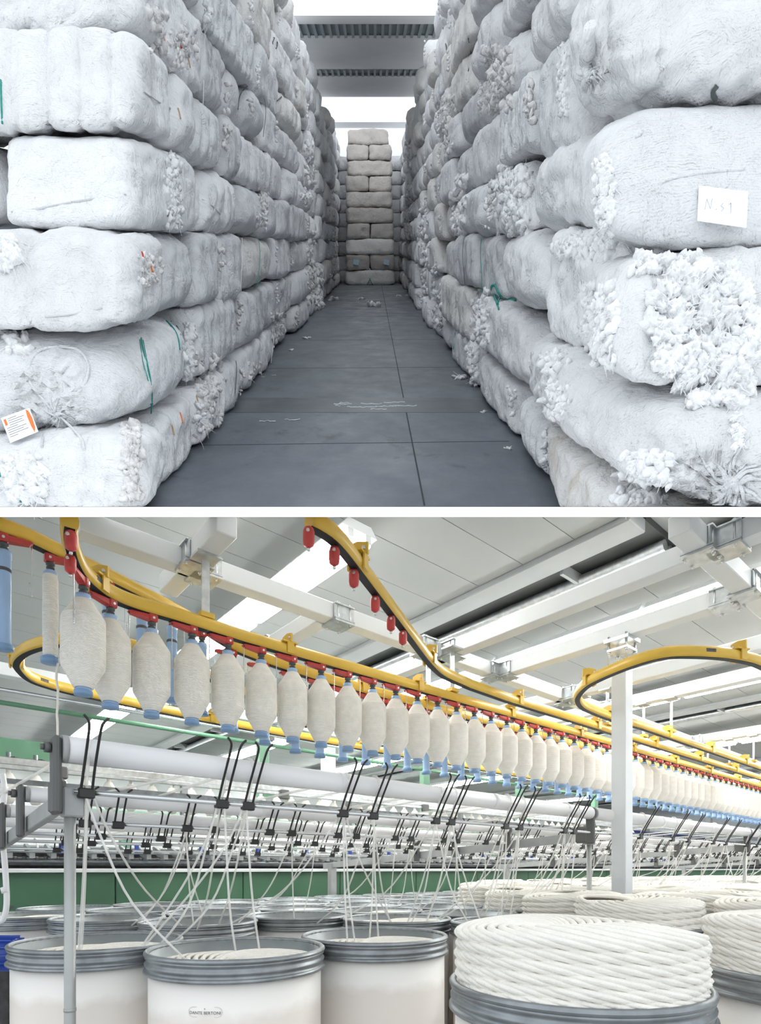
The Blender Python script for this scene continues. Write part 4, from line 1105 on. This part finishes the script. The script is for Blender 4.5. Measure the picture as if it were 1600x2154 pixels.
for a in (.2,2.2,4.3,6.4,8.5,10.6):
    m=MB(); m.box(AB(a,5.7,EYE+.5),(.03,.03,.55),AX); m.build('upright',M['grey_paint'],fr)
for k in range(6):
    a=1.0+k*2.1; m=MB(); m.box(AB(a,5.24,EYE+.79),(.05,.03,.05),AX,ch=.01); m.build('rail_clip',M['dark_cast'],fr)
# green pipe frame above, with gusseted stands
gf=empty('overhead_pipework',AB(0,6.5,0)); tag(gf,'green pipe and silver rail running above the roving frame on green stands','pipe frame')
m=MB(); m.tube([AB(-.3,6.5,EYE+1.60),AB(16,6.5,EYE+1.60)],.024,10); m.build('green_pipe',M['green_l'],gf)
m=MB(); m.tube([AB(-.3,6.55,EYE+1.74),AB(16,6.55,EYE+1.74)],.02,10); m.build('silver_rail',M['steel'],gf)
for x in (552,893,1092,1250):
    a=a_of(x,6.5); z0,z1=EYE+.9,EYE+1.66
    m=MB(); m.box(AB(a,6.5,(z0+z1)/2),(.07,.05,(z1-z0)/2),AX,ch=.005); s_=m.build('stand',M['green_l'],gf)
    m=MB(); m.prism([AB(a+.07,6.48,z0+.02),AB(a+.40,6.48,z0+.02),AB(a+.40,6.48,z0+.08),AB(a+.07,6.48,z0+.36)],V*.04); m.build('gusset',M['green_l'],s_)
    m=MB(); m.box(AB(a+.18,6.44,z0-.02),(.28,.12,.025),AX); m.build('foot',M['galv'],s_)
    m=MB(); m.tube([AB(a-.02,6.45,z1-.05),AB(a-.02,6.2,z1-.05)],.03,8); m.build('stub',M['dark_cast'],s_)
# columns and a far frame in the depth of the hall
for k,x in enumerate((690,1490)):
    a=a_of(x,8.5); m=MB(); m.box(AB(a,8.5,(ZC)/2),(.10,.10,ZC/2-.002),AX,ch=.01); o=m.build('hall_column',M['pale_paint']); tag(o,['pale hall column behind the bobbins, left one','pale hall column behind the bobbins, right one'][k],'column')
bf=empty('far_roving_machine',AB(2,10.5,0)); tag(bf,'distant green and blue roving frame at the back of the hall','spinning machine')
m=MB(); m.box(AB(14,10.5,.75),(12,.4,.75),AX,ch=.02); m.build('body',M['green'],bf)
m=MB(); m.box(AB(14,10.5,EYE+.9),(12,.1,.12),AX,ch=.02); m.build('top_beam',M['green_l'],bf)
m=MB(); m.box(AB(22,9.4,EYE+1.25),(4,.1,.10),AX,ch=.02); m.build('blue_header',M['deep_blue'],bf)
for k in range(7): m=MB(); m.box(AB(3+k*3.4,10.5,EYE+.4),(.08,.08,.5),AX); m.build('upright',M['green_l'],bf)
# left edge: conduit pipe, dark drive end with blue motor
cp_=MB(); X0=-1.62
def lp_(x,y,Y): return Vector(((x-CX)*Y/FPX,Y,EYE-(y-HZ)*Y/FPX))
cp_.tube(spline([lp_(5,1628,2.9),lp_(9,1660,2.9),lp_(6,1720,2.9),lp_(7,1780,2.9),lp_(11,1830,2.9),lp_(14,1900,2.9),lp_(6,1935,2.9),lp_(-12,1960,2.9),lp_(-14,2100,2.9)],6),.014,8)
o=cp_.build('conduit_pipe',M['tube_white']); tag(o,'white conduit pipe running down the left edge','pipe')
for k,y in enumerate((1662,1770,1872)):
    m=MB(); m.tube([lp_(9-2*(k==1),y-6,2.9),lp_(9-2*(k==1)+3*(k==2),y+6,2.9)],.019,8); m.build('coupling',M['tube_white'],o)
de=empty('drive_end',Vector((-2.15,3.15,0))); tag(de,'dark drive end of the frame at the lower left edge','machine')
m=MB(); m.box((-2.38,3.36,.5),(.42,.35,.5),ch=.02); m.build('housing',M['dark_mech'],de)
m=MB(); m.box((-2.0,3.0,.42),(.2,.02,.03)); m.build('green_bar',M['green'],de)
m=MB(); m.box((-2.0,2.99,.06),(.5,.05,.05)); m.build('base_rail',M['green'],de)
o=empty('electric_motor',lp_(18,2030,2.9)); tag(o,'blue ribbed electric motor on the drive end','motor')
c=lp_(14,2005,2.9); ax_=Vector((1,0,0))
m=MB(); m.tube([c-ax_*.08,c+ax_*.06],.075,18); m.build('casing',M['deep_blue'],o)
for k in range(14):
    an=2*math.pi*k/14; q=c+Vector((0,math.cos(an)*.08,math.sin(an)*.08)); m=MB(); m.box(q,(.055,.003,.012),(ax_,Vector((0,-math.sin(an),math.cos(an))),Vector((0,math.cos(an),math.sin(an))))); m.build('cooling_fin',M['deep_blue'],o)

# --- sliver cans
RC=.30; HC=EYE-.265
def can_proto():
    root=empty('sliver_can')
    m=MB(); m.lathe([(0,.01),(.275,.01),(.284,.03),(.285,HC-.07),(.279,HC-.07),(.278,.05),(0,.05)],seg=48); m.build('body',M['can'],root,local=True)
    prof=[(.284,-.108),(.296,-.108),(.3005,-.103),(.3005,-.094),(.296,-.089),(.292,-.086),(.291,-.074),(.296,-.068),(.297,-.058),(.291,-.052),(.290,-.040),(.295,-.034),(.2955,-.026),(.290,-.020),(.290,-.016)]
    m=MB(); m.lathe([(r_,HC+z*.68) for r_,z in prof]+[(.284,HC-.011),(.283,HC-.073)],seg=56); m.build('rim_band',M['galv_dark'],root,local=True)
    pts=[]; m=MB(); m.lathe([(.290+.0095*math.cos(t),HC-.0095+.0095*math.sin(t)) for t in [2*math.pi*q/10 for q in range(11)]],seg=56); m.build('rim_lip',M['galv_dark'],root,local=True)
    m=MB(); m.lathe([(.2815,HC-.30),(.2815,HC-.006),(.2835,HC-.006),(.2835,HC-.30)],seg=48); m.build('lining',M['can_in'],root,local=True)
    return root
def coil_mesh(h0,h1,nl,rise,seg,sr,sides,seed,rout=.277,roff=.112,tilt=.012,dome=.0):
    """one continuous sliver laid down in overlapping rings, as a coiler lays it"""
    r_=random.Random(seed); rl=rout-roff; m=MB(); pts=[]; N_=int(nl*(h1-h0)/rise); ph=[r_.uniform(0,6.28) for _ in range(6)]
    for k in range(N_*seg):
        t=k/seg; th=2*math.pi*t; phi=2*math.pi*t/nl*1.0
        wob=1+.018*math.sin(phi*5.3+ph[0])+.012*math.sin(t*1.7+ph[1])
        x=roff*math.cos(phi)+rl*wob*math.cos(th); y=roff*math.sin(phi)+rl*wob*math.sin(th)
        rr=math.hypot(x,y)/rout
        z=h0+rise*t/nl+tilt*math.sin(th-phi)+.004*math.sin(th*2+ph[2])+dome*(1-rr*rr)
        pts.append((x,y,z))
    n=len(pts); P=np.array(pts)
    T=np.roll(P,-1,0)-np.roll(P,1,0); T[0]=P[1]-P[0]; T[-1]=P[-1]-P[-2]; T/=np.linalg.norm(T,axis=1)[:,None]
    side=np.stack([T[:,1],-T[:,0],np.zeros(n)],1); side/=np.linalg.norm(side,axis=1)[:,None]; up=np.cross(side,T)
    vs=[]
    for q in range(sides):
        an=2*math.pi*q/sides; vs.append(P+side*(sr*math.cos(an))+up*(sr*.78*math.sin(an)))
    Vv=np.stack(vs,1).reshape(-1,3)
    F=[]
    for i in range(n-1):
        for q in range(sides): F.append((i*sides+q,i*sides+(q+1)%sides,(i+1)*sides+(q+1)%sides,(i+1)*sides+q))
    me=bpy.data.meshes.new('sliver_coil'); me.from_pydata(Vv.tolist(),[],F); me.polygons.foreach_set('use_smooth',[True]*len(F)); me.materials.append(M['sliver']); me.update(); return me
COIL_HI=coil_mesh(-.05,.122,36,.0245,30,.0098,7,1,roff=.155,tilt=-.022)
COIL_MD=coil_mesh(-.05,.115,30,.029,22,.0115,5,2,roff=.155,tilt=-.02)
COIL_LO=coil_mesh(0,.03,24,.03,22,.0095,5,3,rout=.262,roff=.105)
m=MB(); m.lathe([(0,0),(.262,0),(.262,-.02),(0,-.02)],seg=32); BED=m.mesh('sliver_bed',M['sliver'])
m=MB(); m.lathe([(.05,.096),(.255,.096),(.270,.08),(.270,-.06),(.05,-.06)],seg=40); CORE=m.mesh('coil_core',M['sliver'])
pc=can_proto(); CANS=[]
def can(a,b,full,label,depth=.06):
    p=AB(a,b,0); o=put(pc,p,RZ*.0+random.Random(int(a*100+b*7)).uniform(0,6),label,'sliver can','sliver cans under the creel')
    base=Vector((0,0,HC))
    if full:
        me=COIL_HI if p.y<2.2 else COIL_MD
        c=mesh_obj('sliver_cake',me,None,p+base); c.rotation_euler=(0,0,o.rotation_euler.z); k=mesh_obj('coil_core',CORE,c,(0,0,0))
        if me is COIL_MD: k.location=(0,0,-.01); 
        c['label']=label.replace('sliver can','coiled sliver heaped on the can').replace(' heaped with coiled sliver','')
        c['category']='sliver coil'; c['group']='sliver coils in the cans'
    else:
        c=mesh_obj('sliver_load',BED,None,p+base-ZV*(depth)); k=mesh_obj('sliver_coil',COIL_LO,c,(0,0,-.012))
        c['label']=label.replace('sliver can','white sliver load inside the can').replace(' with galvanised rim','')
        c['category']='sliver coil'; c['group']='sliver coils in the cans'
    CANS.append((a,b,full)); return o
front=can(.881,1.80,False,'front left sliver can with galvanised rim and an oval maker\'s plate')
can(1.485,1.79,False,'middle front sliver can with galvanised rim and faint grey print')
can(.571,2.31,False,'leftmost front sliver can with galvanised rim behind the steel pole')
can(1.235,.736,True,'nearest right sliver can heaped with coiled sliver')
can(1.915,.40,True,'right edge sliver can heaped with coiled sliver')
def taken(a,b): return any((a-c[0])**2+(b-c[1])**2<.585**2 for c in CANS) or (a-3.695)**2+(b-1.853)**2<.40**2 or any((a-q)**2+(b-1.954)**2<.33**2 for q in POLES)
row=0
for kb in range(-2,6):
    b=1.80+.527*kb; col=0
    for ja in range(0,22):
        a=.277+.604*ja+(.302 if kb%2==0 else 0)
        if b<1.5 and a<(2.3 if kb==-1 else 2.4): continue
        p=AB(a,b,0)
        if p.y<1.2 or xcol(Vector((p.x,p.y,1)))>1760 or xcol(Vector((p.x,p.y,1)))<20: continue
        if taken(a,b): 
            continue
        col+=1
        x=xcol(Vector((p.x,p.y,1.2)))
        full=(x>1010 and p.y>3.6 and (ja+kb)%5!=0) or (x>1180)
        lab=f'sliver can heaped with coiled sliver, {ordw(kb+3)} row back, {ordw(col)} from the left' if full else f'sliver can with galvanised rim, {ordw(kb+3)} row back, {ordw(col)} from the left'
        can(a,b,full,lab,depth=.05+.04*((ja*7+kb*3)%3)/2)
# oval plate and lettering on the front can
def text_on_can(txt,size,zc,ang,root,name,mtl,rad=.2862,font_shift=0):
    cu=bpy.data.curves.new('lettering','FONT'); cu.body=txt; cu.size=size; cu.align_x='CENTER'; cu.align_y='CENTER'
    t=bpy.data.objects.new('lettering',cu); COL.objects.link(t); dg=bpy.context.evaluated_depsgraph_get(); dg.update()
    me=bpy.data.meshes.new_from_object(t.evaluated_get(dg)); bpy.data.objects.remove(t,do_unlink=True); bpy.data.curves.remove(cu)
    for v in me.vertices:
        th=ang+v.co.x/rad; v.co=(rad*math.cos(th),rad*math.sin(th),zc+v.co.y)
    me.materials.clear(); me.materials.append(mtl); return mesh_obj(name,me,root)
front.rotation_euler=(0,0,0); fp=front.location
an=math.atan2(-fp.y,-fp.x)+math.radians(-19); pl=empty('unused'); bpy.data.objects.remove(pl)
M['plate']=mat('oval_plate_print',(0.60,0.57,0.53),0.5); M['plate_in']=mat('oval_plate_field',(0.80,0.77,0.73),0.5)
ZP=1.040; W_P,H_P=.052,.0155
def stadium(hw,hh,rad,z,n=8):
    P=[]
    for s_,c0 in ((1,0),(-1,math.pi)):
        for q in range(n+1):
            t=-math.pi/2+math.pi*q/n+c0; P.append((s_*(hw-hh)+hh*math.cos(t),hh*math.sin(t)))
    return [(rad*math.cos(an+x/rad),rad*math.sin(an+x/rad),z+y) for x,y in P]
m=MB(); A_=stadium(W_P,H_P,.2856,ZP); B_=stadium(W_P-.0012,H_P-.0012,.2858,ZP); nA=len(A_)
m.add(A_+B_,[(k,(k+1)%nA,nA+(k+1)%nA,nA+k) for k in range(nA)]); pr=m.build('plate_border',M['plate'],front,local=True)
text_on_can('DANTE BERTONI',.0125,ZP-.0025,an,front,'plate_lettering',M['ink'])
text_on_can('B',.0065,ZP+.0095,an,front,'plate_crest',M['ink'])
text_on_can('\u2013 \u2013 \u2013 \u2013 \u2013 \u2013 \u2013 \u2013 \u2013',.005,ZP-.0112,an,front,'plate_small_print',M['plate'])

# --- slivers drawn up from the cans to the forks
r=random.Random(12); SL=0
def strand(P,rad,label,group):
    m=MB(); m.tube(spline(P,5),rad,5); o=m.build('sliver_strand',M['strand']); tag(o,label,'sliver',group)
def strand_mat():
    m=mat('drawn_sliver',(0.93,0.92,0.88),0.95,spec=0.1); b=m.node_tree.nodes['Principled BSDF']; b.inputs['Alpha'].default_value=0.42; return m
M['strand']=strand_mat()
cnt={}
def fan(i,a,reach,n,rad,who):
    global SL
    br,zr=ROD[i]; top=AB(a,br-.004,zr+.02)
    cand=sorted([c for c in CANS if not (c[0]==1.235)],key=lambda c:(c[0]-a)**2+(c[1]-br-.35)**2)[:reach]
    for k in range(n):
        c=cand[k%len(cand)]; cc=AB(c[0],c[1],0); d_=Vector((top.x-cc.x,top.y-cc.y,0)); d_=d_.normalized()*min(.2,d_.length)
        ang=r.uniform(0,6.28); q=cc+d_+Vector((math.cos(ang),math.sin(ang),0))*.05+ZV*(HC+(.13 if c[2] else -.05))
        t0=top+U*r.uniform(-.012,.012)
        mid=t0*.55+q*.45+ZV*r.uniform(-.14,-.06); m2=t0*.85+q*.15-ZV*.06
        strand([t0,m2,mid,q],rad,f'{ordw(k+1)} white sliver strand in the fan at the {who}','sliver strands rising to the creel'); SL+=1
    # and on over the roller towards the frame
    b,dz,r_=TB[i]; e=AB(a-r.uniform(.1,.4),b+1.2,EYE+dz-.06)
    strand([top,AB(a,b-r_*.9,EYE+dz+.01),AB(a,b,EYE+dz+r_+.004),AB(a-.03,b+.1,EYE+dz+.0),e],.006,f'sliver running back over the roller at the {who}','slivers running back to the frame')
names={0:'front roller',1:'second roller',2:'third roller',3:'fourth roller',4:'fifth roller'}
ct={}
for (i,a) in FORKS:
    ct[i]=ct.get(i,0)+1; x=xcol(AB(a,ROD[i][0],1.0))
    if x>1640 or x<60: continue
    who=f'{names[i]} fork, {ordw(ct[i])} from left'
    if i==0: fan(i,a,3,4 if x<1250 else 2,.0042,who)
    elif i==1 and ct[i]%3==0: fan(i,a,3,2,.0042,who)
    elif i==2 and ct[i]%4==0: fan(i,a,3,2,.0042,who)
